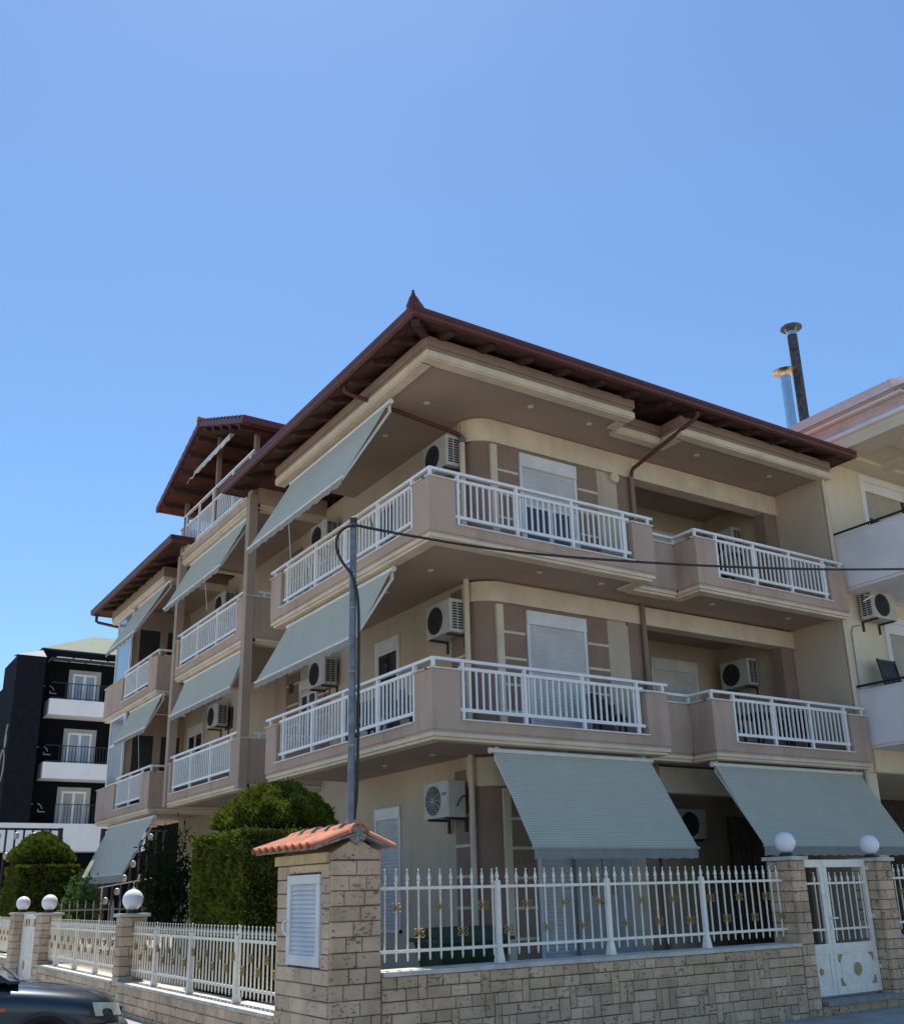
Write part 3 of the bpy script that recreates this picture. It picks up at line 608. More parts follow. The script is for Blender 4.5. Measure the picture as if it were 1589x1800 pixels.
def ashlar(parent, face, u0, u1, z0, z1, c, m, rows, wmin=.16, wmax=.36, pv=.16, holes=()):
    h = (z1 - z0) / rows; occ = [[] for _ in range(rows)]
    for r in range(rows - 1, -1, -1):
        u = u0; off = True
        while u < u1 - .01:
            blk = [o for o in occ[r] if o[0] - .002 <= u < o[1] - .002]
            if blk: u = blk[0][1]; continue
            nxt = min([o[0] for o in occ[r] if o[0] > u] + [u1])
            vert = r > 0 and random.random() < pv and nxt - u > .14
            wd = random.uniform(.085, .12) if vert else random.choice((random.uniform(wmin, wmin + .08), random.uniform(wmax - .1, wmax)))
            e = min(u + wd, nxt)
            if nxt - e < .07: e = nxt
            zz0 = z0 + r * h
            if vert and e - u < .2:
                occ[r - 1].append((u, e)); zz0 -= h
            if not any(u >= q[0] - .01 and e <= q[1] + .01 and z0 + r * h >= q[2] - .01 and z0 + (r + 1) * h <= q[3] + .01 for q in holes):
                stone_piece(parent, face, u, e, zz0, z0 + (r + 1) * h, c, m)
            u = e
def courses(parent, face, u0, u1, z0, z1, c, m, rows, splits, holes=()):
    h = (z1 - z0) / rows
    for r in range(rows):
        cuts = [u0] + [u0 + (u1 - u0) * t for t in splits[r % len(splits)]] + [u1]
        for a, d in zip(cuts, cuts[1:]):
            zz0, zz1 = z0 + r * h, z0 + (r + 1) * h
            segs = [(a, d)]
            for q in holes:
                if zz1 > q[2] + .02 and zz0 < q[3] - .02:
                    segs = [t for s_ in segs for t in ((s_[0], min(s_[1], q[0])), (max(s_[0], q[1]), s_[1])) if t[1] - t[0] > .03]
            for a2, d2 in segs: stone_piece(parent, face, a2, d2, zz0, zz1, c, m)
FX, FY = 4.44, 9.07                                   # street faces of the left and right boundary walls
# right wall
wr = thing('boundary_wall', 'low travertine wall under the long white fence, right of the tile-roofed pillar', 'wall', (8, 9.2, 0))
obj('mortar_core', B().box(4.98, 11.12, 9.085, 9.42, -.1, .82), 'joint', wr)
ashlar(wr, 'y', 4.985, 11.11, -.06, .83, 9.07, 'stone', 8, pv=.24)
b = B(); x = 5.0
while x < 11.1:
    e = min(x + random.uniform(.9, 1.3), 11.12); obj('coping', B().box(x + .002, e - .002, 9.055, 9.44, .832, .875), 'coping', wr); x = e
# left wall, in three runs
wlft = thing('boundary_wall', 'low stone wall under the sunlit white fence, left of the tile-roofed pillar', 'wall', (4.6, 13.3, 0))
wl2 = thing('boundary_wall', 'low stone wall between the first and second globe pillars on the left', 'wall', (4.6, 19.5, 0))
wl3 = thing('boundary_wall', 'low stone wall beyond the far white gate at the left edge', 'wall', (4.6, 28, 0))
for t, y0, y1, n in ((wlft, 10.385, 16.32, 'stonepale'), (wl2, 16.64, 22.16, 'stonepale'), (wl3, 25.5, 34, 'stonepale')):
    obj('mortar_core', B().box(4.452, 4.8, y0, y1, -.1, .39), 'joint', t)
    ashlar(t, 'x', y0, y1, -.06, .395, FX, n, 4, .2, .42, .08)
    y = y0
    while y < y1 - .05:
        e = min(y + random.uniform(.9, 1.3), y1); obj('coping', B().box(4.42, 4.82, y + .002, e - .002, .397, .435), 'coping', t); y = e
# globe pillars
def pillar(label, x0, x1, y0, y1, z0, z1, rows, faces, m):
    t = thing('stone_pillar', label, 'pillar', ((x0 + x1) / 2, (y0 + y1) / 2, z0), 'globe-topped stone pillars')
    obj('mortar_core', B().box(x0 + .012, x1 - .012, y0 + .012, y1 - .012, z0 - .1, z1), 'joint', t)
    sp = ([.55], [.38], [], [.62], [.45])
    courses(t, 'y', x0, x1, z0, z1, y0, m, rows, sp); courses(t, 'x', y0 + .055, y1, z0, z1, x0, m, rows, sp[1:] + sp[:1])
    obj('cap', B().box(x0 - .035, x1 + .035, y0 - .035, y1 + .035, z1 + .002, z1 + .05), 'coping', t)
    return t
pillar('stone pillar left of the right-hand white gate', 11.12, 11.38, 9.07, 9.5, -.06, 1.90, 15, 'xy', 'stone')
pillar('stone pillar on the hinge side of the right-hand white gate', 12.92, 13.25, 9.07, 9.5, -.06, 1.88, 15, 'xy', 'stone')
pillar('nearest stone pillar on the left, between two white fence panels', 4.44, 4.84, 16.33, 16.64, -.06, 1.35, 10, 'xy', 'stonepale')
pillar('stone pillar on the near side of the far left gate', 4.44, 4.84, 22.17, 22.72, -.06, 1.34, 10, 'xy', 'stonepale')
pillar('stone pillar on the far side of the far left gate', 4.44, 4.84, 24.98, 25.48, -.06, 1.34, 10, 'xy', 'stonepale')
def globe(label, x, y, z, r=.15):
    t = thing('globe_lamp', label, 'lamp', (x, y, z), 'white globe lamps on the pillars')
    obj('lamp_base', B().lathe([(.085, 0), (.085, .03), (.07, .05)], 14, (x, y, z + .001)), 'black', t, smooth=True)
    n = 16; pr = [(r * math.sin(a), z + .045 + r - r * math.cos(a)) for a in np.linspace(.45, PI - .02, n)]
    obj('globe', B().lathe(pr, 28, (x, y, 0)), 'globe', t, smooth=True)
M['globe'] = mat('opal_globe', (.86, .85, .85), .25, var=.02)
globe('white globe lamp on the pillar left of the right-hand gate', 11.29, 9.28, 1.95, .14)
globe('rightmost white globe lamp, on the hinge-side gate pillar', 13.1, 9.28, 1.93, .14)
globe('nearest white globe lamp on the left, between two fence panels', 4.64, 16.5, 1.40, .158)
globe('white globe lamp on the near pillar of the far left gate', 4.64, 22.5, 1.39, .155)
globe('leftmost white globe lamp, on the far pillar of the left gate', 4.64, 25.25, 1.39, .15)

# ---- pickets and fences
def picket_profile(s):
    return [(r, h * s) for r, h in ((.004, 0), (.009, .006), (.006, .016), (.0108, .026), (.0108, .74), (.0165, .748), (.0165, .762), (.010, .772), (.0205, .792), (.019, .802), (.007, .85), (.005, .866), (.0095, .873), (.0095, .884), (.003, .89))]
def picket_mesh(s, r=1.0):
    b = B(); b.lathe([(q[0] * r, q[1] - .445 * s) for q in picket_profile(s)], 8)
    me = bpy.data.meshes.new('picket'); me.from_pydata(b.v, [], b.f); me.materials.append(M['fence'])
    me.polygons.foreach_set('use_smooth', [True] * len(me.polygons)); me.set_sharp_from_angle(angle=math.radians(50)); return me
def scroll_mesh(ax):
    b = B()
    for sx in (-1, 1):
        for sz in (-1, 1):
            pts = []
            for a in np.linspace(0, 1.65 * PI, 11):
                r = .026 - .004 * a / PI
                u = sx * (.036 - r * math.cos(a) * .9 + .004); zz = sz * (.024 + r * math.sin(a) * .8)
                pts.append((u, -.012, zz) if ax == 0 else (-.012, u, zz))
            b.tube([(0, -.012, 0) if ax == 0 else (-.012, 0, 0)] + pts, .0062, 5)
    b.lathe([(.017, -.016), (.019, -.006), (.019, .006), (.017, .016)], 8)
    me = bpy.data.meshes.new('scroll_ornament'); me.from_pydata(b.v, [], b.f); me.materials.append(M['brass'])
    me.polygons.foreach_set('use_smooth', [True] * len(me.polygons)); return me
PM = {1.0: picket_mesh(1.0), .875: picket_mesh(.875), .8: picket_mesh(.8)}; SCM = {0: scroll_mesh(0), 1: scroll_mesh(1)}
def fence(label, ax, const, u0, u1, zb, s, rails, posts, hi, lo, pitch=.121, scrolls=True, group='white spear-topped fence panels', zbase=None, first=1):
    P = lambda u, z: (u, const, z) if ax == 0 else (const, u, z)
    t = thing('picket_fence', label, 'fence', P((u0 + u1) / 2, zb), group)
    for z in rails:
        b = B(); b.bar(P(u0, z), P(u1, z), .032, .03); obj('rail', b, 'fence', t)
    for p in posts:
        b = B(); q = P(p, 0)
        b.box(q[0] - .026, q[0] + .026, q[1] - .026, q[1] + .026, zbase + .14, rails[1] + .06)
        b.add([(q[0] + sx * r, q[1] + sy * r, z) for z, r in ((zbase + .001, .044), (zbase + .03, .042), (zbase + .13, .03), (zbase + .14, .028)) for sx, sy in ((-1, -1), (1, -1), (1, 1), (-1, 1))],
              [(3, 2, 1, 0), (12, 13, 14, 15)] + [(4 * i + k, 4 * i + (k + 1) % 4, 4 * i + 4 + (k + 1) % 4, 4 * i + 4 + k) for i in range(3) for k in range(4)])
        pr = picket_profile(s); b.lathe([(r * 1.15, h + zb + .01) for r, h in pr[5:]], 8, (q[0], q[1], 0)); obj('post', b, 'fence', t)
    us = [];
    ends = [u0] + list(posts) + [u1]
    for i, (a, c) in enumerate(zip(ends, ends[1:])):
        n = max(1, round((c - a) / pitch)); us += [a + (c - a) * (k + (.5 if i == 0 else 0)) / (n if i else n - .0) for k in range(0 if i == 0 else 1, n)]
    us = sorted(us); k = 0
    for i, u in enumerate(us):
        inst('picket', PM[s], t, P(u, zb + .445 * s))
        if scrolls and i % 2 == first: 
            inst('scroll_ornament', SCM[ax], t, P(u, hi if k % 2 == 0 else lo)); k += 1
    return t
fence('long white spear-topped fence on the right wall, in the shade', 0, 9.27, 5.06, 11.16, .95, 1.0, (1.045, 1.65), [6.52, 8.08, 9.63], 1.46, 1.21, pitch=.13, zbase=.876)
fence('short end of white fence right of the gate, at the right edge', 0, 9.27, 13.5, 15.2, .95, 1.0, (1.045, 1.65), [14.6], 1.46, 1.21, zbase=.876)
fence('white spear-topped fence between the tile-roofed pillar and the nearest globe pillar', 1, 4.64, 10.4, 16.5, .5, .875, (.595, 1.11), [11.95, 13.62, 15.15], .93, .79, zbase=.436)
fence('white spear-topped fence between the first and second globe pillars on the left', 1, 4.64, 16.8, 22.5, .5, .875, (.595, 1.11), [18.47, 19.94, 21.44], .93, .79, zbase=.436)
fence('far white fence beyond the left gate at the left edge', 1, 4.64, 25.6, 33.5, .5, .875, (.595, 1.11), [28, 31], .93, .79, zbase=.436)
wr2 = thing('boundary_wall', 'low travertine wall right of the gate, at the right edge', 'wall', (14.2, 9.2, 0))
obj('mortar_core', B().box(13.25, 15.4, 9.085, 9.42, -.1, .82), 'joint', wr2); ashlar(wr2, 'y', 13.255, 15.4, -.06, .83, 9.07, 'stone', 8, pv=.24); obj('coping', B().box(13.26, 15.4, 9.055, 9.44, .832, .875), 'coping', wr2)
# ---- corner pillar with the meter cupboard and a little tiled roof
cp = thing('gate_pillar', 'stone meter pillar with a clay tile roof and louvred cupboard door', 'pillar', (4.71, 9.7, -.06))
X0, X1, Y0, Y1 = 4.44, 4.98, 9.07, 10.38
obj('mortar_core', B().box(X0 + .015, X1 - .012, Y0 + .015, Y1, -.1, 1.93), 'joint', cp)
sp = ([.35, .7], [.5], [.3, .62], [.44, .8], [.58], [.25, .66]); hole = [(9.31, 10.09, .93, 1.81)]
courses(cp, 'y', X0, X1, -.06, 1.92, Y0, 'stone', 14, sp); courses(cp, 'x', Y0 + .055, Y1, -.06, 1.90, X0, 'stonepale', 14, sp[2:] + sp[:2], hole)
courses(cp, 'x', 9.31, 10.09, 1.815, 1.90, X0, 'stonepale', 1, ([.4],))
gb = B(); gb.prism([(X0 + .0, 1.925), (X1, 1.925), (X1, 1.99), ((X0 + X1) / 2, 2.14), (X0, 1.99)], Y0 + .02, Y1 - .02, lambda a, b_, c: (a, c, b_)); obj('gable', gb, 'stone', cp)
obj('cornice_moulding', B().box(X0 - .03, X0 + .1, Y0 + .08, Y1 + .02, 1.905, 2.0), 'yellowtrim', cp) if 'yellowtrim' in M else None
sl = .42; xm = (X0 + X1) / 2
bd = B(); bd.prism([(X0 - .21, 2.02), (xm, 2.17), (X1 + .08, 2.04), (X1 + .08, 2.055), (xm, 2.19), (X0 - .21, 2.04)], Y0 - .05, Y1 + .12, lambda a, b_, c: (a, c, b_)); rf = obj('roof', bd, 'mortar', cp)
def barrel(a, c, r0, r1, up=True, n=7, th=.014):      # half-round clay tile from a to c
    a, c = Vector(a), Vector(c); t = (c - a).normalized(); sd = t.cross(Vector((0, 0, 1))).normalized(); u = sd.cross(t)
    b = B(); v = []
    for p, r in ((a, r0), (c, r1)):
        for rr in (r, r - th):
            for k in range(n):
                an = PI * k / (n - 1); v.append(p + sd * (rr * math.cos(an)) + u * (rr * math.sin(an) * (1 if up else -1)))
    f = []
    for k in range(n - 1):
        f += [(k, k + 1, 2 * n + k + 1, 2 * n + k), (n + k + 1, n + k, 3 * n + k, 3 * n + k + 1), (k + 1, k, n + k, n + k + 1), (2 * n + k, 2 * n + k + 1, 3 * n + k + 1, 3 * n + k)]
    for k in (0, n - 1): f.append((k, n + k, 3 * n + k, 2 * n + k))
    return b.add(v, f)
nt_ = 9
for i in range(nt_):
    y = Y0 + .03 + (Y1 - Y0 + .06) * i / (nt_ - 1)
    obj('tile', barrel((X0 - .235, y, 2.03), (xm - .05, y, 2.19), .068, .055), 'clay', rf, smooth=True)
    obj('tile', barrel((X1 + .14, y, 2.03), (xm + .05, y, 2.19), .068, .055), 'clay', rf, smooth=True)
    if i < nt_ - 1:
        y2 = y + (Y1 - Y0 + .06) / (nt_ - 1) / 2; obj('tile', barrel((X0 - .2, y2, 2.07), (xm - .05, y2, 2.225), .05, .05, False), 'clay', rf, smooth=True)
for i in range(5):
    y0 = Y0 - .06 + i * .31
    obj('ridge_tile', barrel((xm, y0, 2.175 + .012 * (i % 2)), (xm, y0 + .36, 2.175), .112, .092, th=.02, n=9), 'clay', rf, smooth=True)
    if i == 0: obj('mortar_plug', B().lathe([(.095, 0), (.095, .05)], 16, (xm, y0 + .03, 2.175), 'y'), 'mortar', rf)
    else: obj('mortar_bed', barrel((xm, y0 - .03, 2.17), (xm, y0 + .05, 2.17), .127, .117, th=.02, n=9), 'mortar', rf)
# meter door with single slats
dr = B(); yA, yB, zA, zB = 9.31, 10.09, .94, 1.80; xF = 4.425
for a in ((yA, yB, zB - .09, zB), (yA, yB, zA, zA + .10), (yA, yA + .085, zA + .10, zB - .09), (yB - .085, yB, zA + .10, zB - .09)): dr.box(xF, xF + .05, a[0], a[1], a[2], a[3])
dr.box(xF - .006, xF + .05, yA, yB, zB - .1, zB - .095)
door = obj('cupboard_door', dr, 'whitedirty', cp)
obj('door_back', B().box(xF + .04, xF + .06, yA + .01, yB - .01, zA + .02, zB - .02), 'grey', cp)
for i in range(15):
    zz = zA + .105 + i * (zB - zA - .205) / 15; hgt = (zB - zA - .205) / 15
    obj('slat', B().add([(xF + .004, yA + .086, zz), (xF + .004, yB - .086, zz), (xF + .034, yB - .086, zz + hgt * 1.15), (xF + .034, yA + .086, zz + hgt * 1.15), (xF + .012, yA + .086, zz - .003), (xF + .012, yB - .086, zz - .003), (xF + .04, yB - .086, zz + hgt * 1.1), (xF + .04, yA + .086, zz + hgt * 1.1)],
        [(0, 1, 2, 3), (7, 6, 5, 4), (0, 4, 5, 1), (2, 6, 7, 3), (0, 3, 7, 4), (1, 5, 6, 2)]), 'whitedirty', door)
obj('handle', B().tube([(xF, yB - .03, 1.36), (xF - .035, yB - .01, 1.35), (xF - .04, yB + .0, 1.29), (xF - .03, yB - .01, 1.24), (xF, yB - .03, 1.23)], .012, 7), 'white', door)
# ---- gates
def gate(label, ax, const, u0, um, u1, z0, z1, small_first, group=None):
    P = lambda u, z, d=0: (u, const + d, z) if ax == 0 else (const + d, u, z)
    t = thing('metal_gate', label, 'gate', P((u0 + u1) / 2, z0))
    h = z1 - z0; zw0, zw1 = z0 + .37 * h, z1 - .09
    def bx(b, a, c, za, zb, d0, d1): return b.box(a, c, const + d0, const + d1, za, zb) if ax == 0 else b.box(const + d0, const + d1, a, c, za, zb)
    for a, c in ((u0, um - .004), (um + .004, u1)):
        fr = B(); sw = .075
        bx(fr, a, a + sw, z0, z1, -.02, .02); bx(fr, c - sw, c, z0, z1, -.02, .02)
        bx(fr, a + sw, c - sw, z1 - .1, z1, -.0195, .0195); bx(fr, a + sw, c - sw, z0, z0 + .08, -.0195, .0195); bx(fr, a + sw, c - sw, zw0 - .12, zw0, -.0195, .0195)
        leaf = obj('leaf_frame', fr, 'fence', t)
        pn = B(); bx(pn, a + sw, c - sw, z0 + .08, zw0 - .12, -.008, .008); obj('panel', pn, 'fence', leaf)
        rp = B(); m = .045
        if c - a > .6: m = .06
        bx(rp, a + sw + m, c - sw - m, z0 + .08 + .05, zw0 - .17, -.015, -.007); obj('raised_panel', rp, 'fence', leaf)
        cx = (a + c) / 2; cz = (z0 + .08 + zw0 - .12) / 2; r = .085 if c - a > .6 else .042
        md = B(); md.lathe([(r, 0), (r, .006), (r * .93, .009)], 20, P(cx, cz, -.016) if ax == 0 else (const - .024, cx, cz), 'y' if ax == 0 else 'x') if ax else md.lathe([(r * .93, -.009), (r, -.006), (r, 0)], 20, (cx, const - .016, cz), 'y')
        obj('medallion', md, 'gold', leaf, smooth=False)
        if c - a > .6:
            for sx, uu in ((1, a + sw + .02), (-1, c - sw - .02)):
                for sz, zz in ((1, z0 + .1), (-1, zw0 - .14)):
                    cb = B(); e = .06
                    bx(cb, min(uu, uu + sx * e), max(uu, uu + sx * e), min(zz, zz + sz * e), max(zz, zz + sz * e), -.0165, -.0075)
                    bx(cb, min(uu, uu + sx * .03), max(uu, uu + sx * .03), min(zz + sz * e, zz + sz * .1), max(zz + sz * e, zz + sz * .1), -.0165, -.0075)
                    bx(cb, min(uu + sx * e, uu + sx * .09), max(uu + sx * e, uu + sx * .09), min(zz, zz + sz * .03), max(zz, zz + sz * .03), -.0165, -.0075)
                    obj('corner_ornament', cb, 'gold', leaf)
        n = max(1, round((c - a - 2 * sw) / (.135 if c - a > .6 else .2))); sc_ = PM[.875 if ax else 1.0]
        for k in range(n):
            inst('picket', sc_, leaf, P(a + sw + (c - a - 2 * sw) * (k + .5) / n, zw0 + .03 + .445 * (.875 if ax else 1.0) ))
        for zz in (zw0 + .18, zw1 - .22): 
            rb = B(); bx(rb, a + sw, c - sw, zz - .014, zz + .014, -.012, .012); obj('rail', rb, 'fence', leaf)
    hd = B(); zz = (z0 + z1) / 2 + .1
    bx(hd, um + .02, um + .055, zz - .14, zz + .04, -.028, -.019); hd.bar(P(um + .04, zz, -.05), P(um + .16, zz, -.05), .02, .02); hd.bar(P(um + .04, zz, -.05), P(um + .04, zz, -.02), .02, .02); obj('handle', hd, 'white', t)
    for zz in (z0 + .3, (z0 + z1) / 2 + .1, z1 - .12):
        hg = B(); hg.lathe([(.028, -.02), (.03, 0), (.028, .02)], 10, P(u1 + .03, zz, -.03), 'y' if ax == 0 else 'x'); obj('hinge', hg, 'white', t)
    return t
gate('white metal gate with gold medallions between two globe pillars on the right', 0, 9.27, 11.40, 11.96, 12.90, .19, 1.91, True)
# far left gate: solid white leaves
fg = thing('metal_gate', 'white solid-panel gate between the two far globe pillars on the left', 'gate', (4.64, 23.85, 0))
for a, c in ((22.74, 24.0), (24.02, 24.96)):
    fr = B()
    for q in ((a, a + .09, .02, 1.36), (c - .09, c, .02, 1.36), (a + .09, c - .09, 1.26, 1.36), (a + .09, c - .09, .02, .12), (a + .09, c - .09, .5, .58), (a + .09, c - .09, 1.02, 1.1)): fr.box(4.62, 4.66, q[0], q[1], q[2], q[3])
    lf = obj('leaf_frame', fr, 'fence', fg)
    obj('panel', B().box(4.63, 4.65, a + .09, c - .09, .12, .5).box(4.63, 4.65, a + .09, c - .09, .58, 1.02), 'fence', lf, kind='stuff')
    obj('medallion', B().lathe([(.09, -.008), (.1, 0)], 16, (4.628, (a + c) / 2, .31), 'x'), 'gold', lf)
    for k in range(3): obj('bar', B().box(4.63, 4.65, a + .2 + k * .28, a + .23 + k * .28, 1.1, 1.26), 'fence', lf)
# threshold of the right gate
st = thing('gate_step', 'grey stone step below the right-hand white gate', 'step', (12.1, 9.2, -.06))
obj('tread', B().box(11.39, 12.98, 8.98, 9.6, .11, .16), 'slab', st)
obj('mortar_core', B().box(11.39, 12.91, 9.08, 9.5, -.1, .108), 'joint', st); courses(st, 'y', 11.385, 12.915, -.06, .105, 9.06, 'stone', 1, ([.2, .45, .62, .85],))

# ------------------------------------------------------------------ awnings
def awning(label, ax, u0, u1, top, bot, m='awning', val=.13, cord=None, sag=.03):
    """top / bot = (depth coordinate, z); ax = axis it runs along"""
    P = lambda u, d, z: (u, d, z) if ax == 0 else (d, u, z)
    t = thing('awning', label, 'awning', P((u0 + u1) / 2, bot[0], bot[1]), 'grey-green fabric awnings')
    n, k = 10, 14; V = []; F = []
    for i in range(n + 1):
        s = i / n; d = top[0] + (bot[0] - top[0]) * s; z = top[1] + (bot[1] - top[1]) * s
        for j in range(k + 1):
            q = j / k; e = sag * math.sin(PI * s) * (.6 + .4 * math.sin(PI * q)) + .007 * math.sin(q * 19 + u0) * s + .004 * math.sin(q * 41)
            V.append(P(u0 + (u1 - u0) * q, d, z - e))
    for i in range(n):
        for j in range(k): a = i * (k + 1) + j; F.append((a, a + 1, a + k + 2, a + k + 1))
    obj('fabric', B().add(V, F), m, t, smooth=True)
    b = B(); b.tube([P(u0 - .02, bot[0], bot[1]), P(u1 + .02, bot[0], bot[1])], .02, 8); obj('front_bar', b, 'whitedirty' if m == 'awning' else m, t, smooth=True)
    if val:
        V = []; F = []; k = int((u1 - u0) / .06)
        for j in range(k + 1):
            u = u0 + (u1 - u0) * j / k; w_ = .008 * math.sin(u * 17)
            V += [P(u, bot[0] + w_, bot[1] - .015), P(u, bot[0] + 2 * w_, bot[1] - val + .018 * abs(math.sin(j * PI / 4)))]
        for j in range(k): F.append((2 * j, 2 * j + 1, 2 * j + 3, 2 * j + 2))
        obj('valance', B().add(V, F), 'valance', t)
    b = B(); b.tube([P(u0 - .05, top[0] + .02, top[1] + .01), P(u1 + .05, top[0] + .02, top[1] + .01)], .038, 10); obj('roller_tube', b, 'whitedirty', t, smooth=True)
    for u in (u0 + .1, u1 - .1):
        sgn = 1 if top[0] > bot[0] else -1
        b = B(); b.bar(P(u, top[0] + .06 * sgn, top[1] + .07), P(u, top[0] + .06 * sgn, top[1] - .14), .05, .05); obj('bracket', b, 'whitedirty', t)
        a0 = Vector(P(u, top[0] + .05 * sgn, top[1] - .14)); a1 = Vector(P(u, bot[0] + .03 * sgn, bot[1] - .02)); 
        b = B(); b.bar(a0, a1, .028, .04); obj('arm', b, 'whitedirty', t)
        b = B(); e = .13 if u > (u0 + u1) / 2 else -.13
        b.lathe([(.045, -.01), (.05, 0), (.045, .01)], 12, P(u + e * 1.1, top[0] + .02, top[1] + .01), 'x' if ax == 0 else 'y'); obj('end_cap', b, 'whitedirty', t, smooth=True)
    if cord: obj('pull_cord', B().tube([P(cord[0], bot[0] + .03, bot[1]), P(cord[0], bot[0] + .12, cord[1])], .006, 5), 'whitedirty', t)
    return t
awning('large grey-green awning under the top canopy, left side of the corner house', 1, 13.23, 17.26, (7.42, 9.52), (6.56, 7.97), cord=(15.4, 6.9))
awning('grey-green awning over the first floor balcony behind the metal pole', 1, 13.17, 17.22, (7.42, 6.52), (6.80, 5.38))
awning('upper grey-green awning between the two tall beige posts', 1, 19.49, 23.34, (7.42, 9.56), (6.80, 8.33), cord=(20.5, 7.6))
awning('lower, stained grey-green awning between the two tall beige posts', 1, 19.36, 23.29, (7.42, 6.56), (7.10, 5.71))
awning('upper grey-green awning of the far left wing, under the low roof', 1, 25.1, 27.9, (7.42, 9.6), (6.6, 8.15), cord=(25.6, 7.5))
awning('middle grey-green awning of the far left wing', 1, 25.1, 27.95, (7.42, 6.57), (7.05, 5.72), cord=(25.8, 4.7))
awning('ground floor grey-green awning at the far left, with one sunlit edge', 1, 25.16, 29.27, (7.42, 3.53), (6.78, 2.2), val=.2)
awning('ribbed grey-green ground floor awning beside the rounded corner column', 0, 8.43, 11.54, (11.97, 3.55), (11.1, 2.15), 'awningfine', val=.16)
awning('ribbed grey-green ground floor awning behind the two right-hand globe lamps', 0, 13.02, 16.95, (11.97, 3.56), (11.1, 2.19), 'awningfine', val=.16)
t = thing('awning', 'rolled-up awning with a white scalloped valance under the gable', 'awning', (7.2, 22, 11.6))
V = []; F = []
for j in range(57):
    y = 20.3 + 3.4 * j / 56; V += [(7.18, y, 11.86), (7.16, y, 11.66 + .05 * abs(math.sin(j * PI / 7)))]
for j in range(56): F.append((2 * j, 2 * j + 1, 2 * j + 3, 2 * j + 2))
obj('valance', B().add(V, F), 'whitedirty', t); obj('roller_tube', B().tube([(7.25, 20.3, 11.87), (7.25, 23.75, 11.87)], .05, 10), 'whitedirty', t, smooth=True)

# ------------------------------------------------------------------ air conditioners (fan towards -x, grilles on both ends)
def make_ac(label, x, y, z, plain=False, L=.78, D=.29, H=.56):
    t = thing('air_conditioner', label, 'air conditioner', (x + D / 2, y + L / 2, z - .08), 'outdoor air conditioner units')
    b = B(); c = .02
    b.prism([(x + c, y), (x + D, y), (x + D, y + L), (x + c, y + L), (x, y + L - c), (x, y + c)], z, z + H); obj('casing', b, 'ac', t)
    b = B(); b.box(x - .006, x + D + .004, y - .004, y + L + .004, z + H + .001, z + H + .016); obj('lid', b, 'ac', t)
    cy, cz, r = y + L * .60, z + H * .5, H * .42
    b = B(); b.lathe([(r, -.004), (r, .0)], 28, (x, cy, cz), 'x'); fan = obj('fan_opening', b, 'acdark', t)
    b = B()
    for q in np.linspace(.2, 1, 6):
        pts = [(x - .012, cy + r * q * math.cos(a), cz + r * q * math.sin(a)) for a in np.linspace(0, 2 * PI, 25)]; b.tube(pts, .0035, 4)
    for a in np.linspace(0, PI, 7)[:-1]: b.bar((x - .012, cy - r * math.cos(a), cz - r * math.sin(a)), (x - .012, cy + r * math.cos(a), cz + r * math.sin(a)), .006, .006)
    obj('fan_guard', b, 'ac' if plain else 'acdark', t, kind='stuff')
    b = B()
    if not plain:
        for i in range(10):
            for j in range(2):
                x0 = x + .045 + j * (D - .06) / 2; zz = z + .06 + i * (H - .09) / 10
                for yy in (y - .003, y + L + .003): b.box(x0, x0 + (D - .10) / 2, yy - .002, yy + .002, zz, zz + (H - .09) / 10 * .68)
        obj('side_grille', b, 'acdark', t, kind='stuff')
    else:
        obj('valve_cover', B().box(x + .10, x + .2, y - .03, y, z + .05, z + .2), 'ac', t); obj('label_plate', B().box(x - .003, x, y + .05, y + .17, z + H * .62, z + H * .7), 'sticker', t)
        obj('pipe', B().tube([(x + .15, y - .03, z + .16), (x + .17, y - .07, z + .25), (x + .24, y - .06, z + .32), (9.05, y - .06, z + .3)], .012, 6), 'black', t, smooth=True)
    for yy in (y + .12, y + L - .12):
        b = B(); b.box(x + .01, x + D + .1, yy - .02, yy + .02, z - .035, z - .002); b.box(x + D + .06, x + D + .1, yy - .02, yy + .02, z - .22, z - .036); obj('bracket', b, 'acdark', t)
    return t
a0 = make_ac('first floor air conditioner unit beside the rounded corner column', 8.70, 13.46, 5.73)
W_ = lambda x, y, z: (x + .145, y + .39, z - .08)
copy_tree(a0, W_(8.70, 13.46, 8.76), 'top floor air conditioner unit crossed by the dark red rain pipe')
copy_tree(a0, W_(8.70, 18.28, 5.73), 'air conditioner unit half hidden by the awning behind the metal pole')
copy_tree(a0, W_(8.70, 18.3, 8.78), 'top floor air conditioner unit behind the top of the metal pole')
copy_tree(a0, W_(8.70, 24.55, 5.80), 'air conditioner unit under the stained awning between the beige posts')
copy_tree(a0, W_(8.70, 24.4, 8.78), 'air conditioner unit under the upper awning between the beige posts')
copy_tree(a0, W_(16.48, 13.95, 5.62), 'air conditioner unit inside the first floor loggia on the right')
copy_tree(a0, W_(16.48, 13.95, 8.58), 'air conditioner unit inside the top floor loggia on the right')
make_ac('ground floor air conditioner unit with a blue label beside the corner column', 8.62, 13.52, 2.73, True, .74, .33, .55)
def rot_ac(x, y, z, label):
    c = copy_tree(a0, (x, y, z), label); c.rotation_euler = (0, 0, PI / 2); return c
rot_ac(15.1, 14.75, 2.42, 'ground floor air conditioner unit between the two ribbed awnings')
rot_ac(18.12, 11.8, 6.62, 'air conditioner unit on the neighbouring pale house')

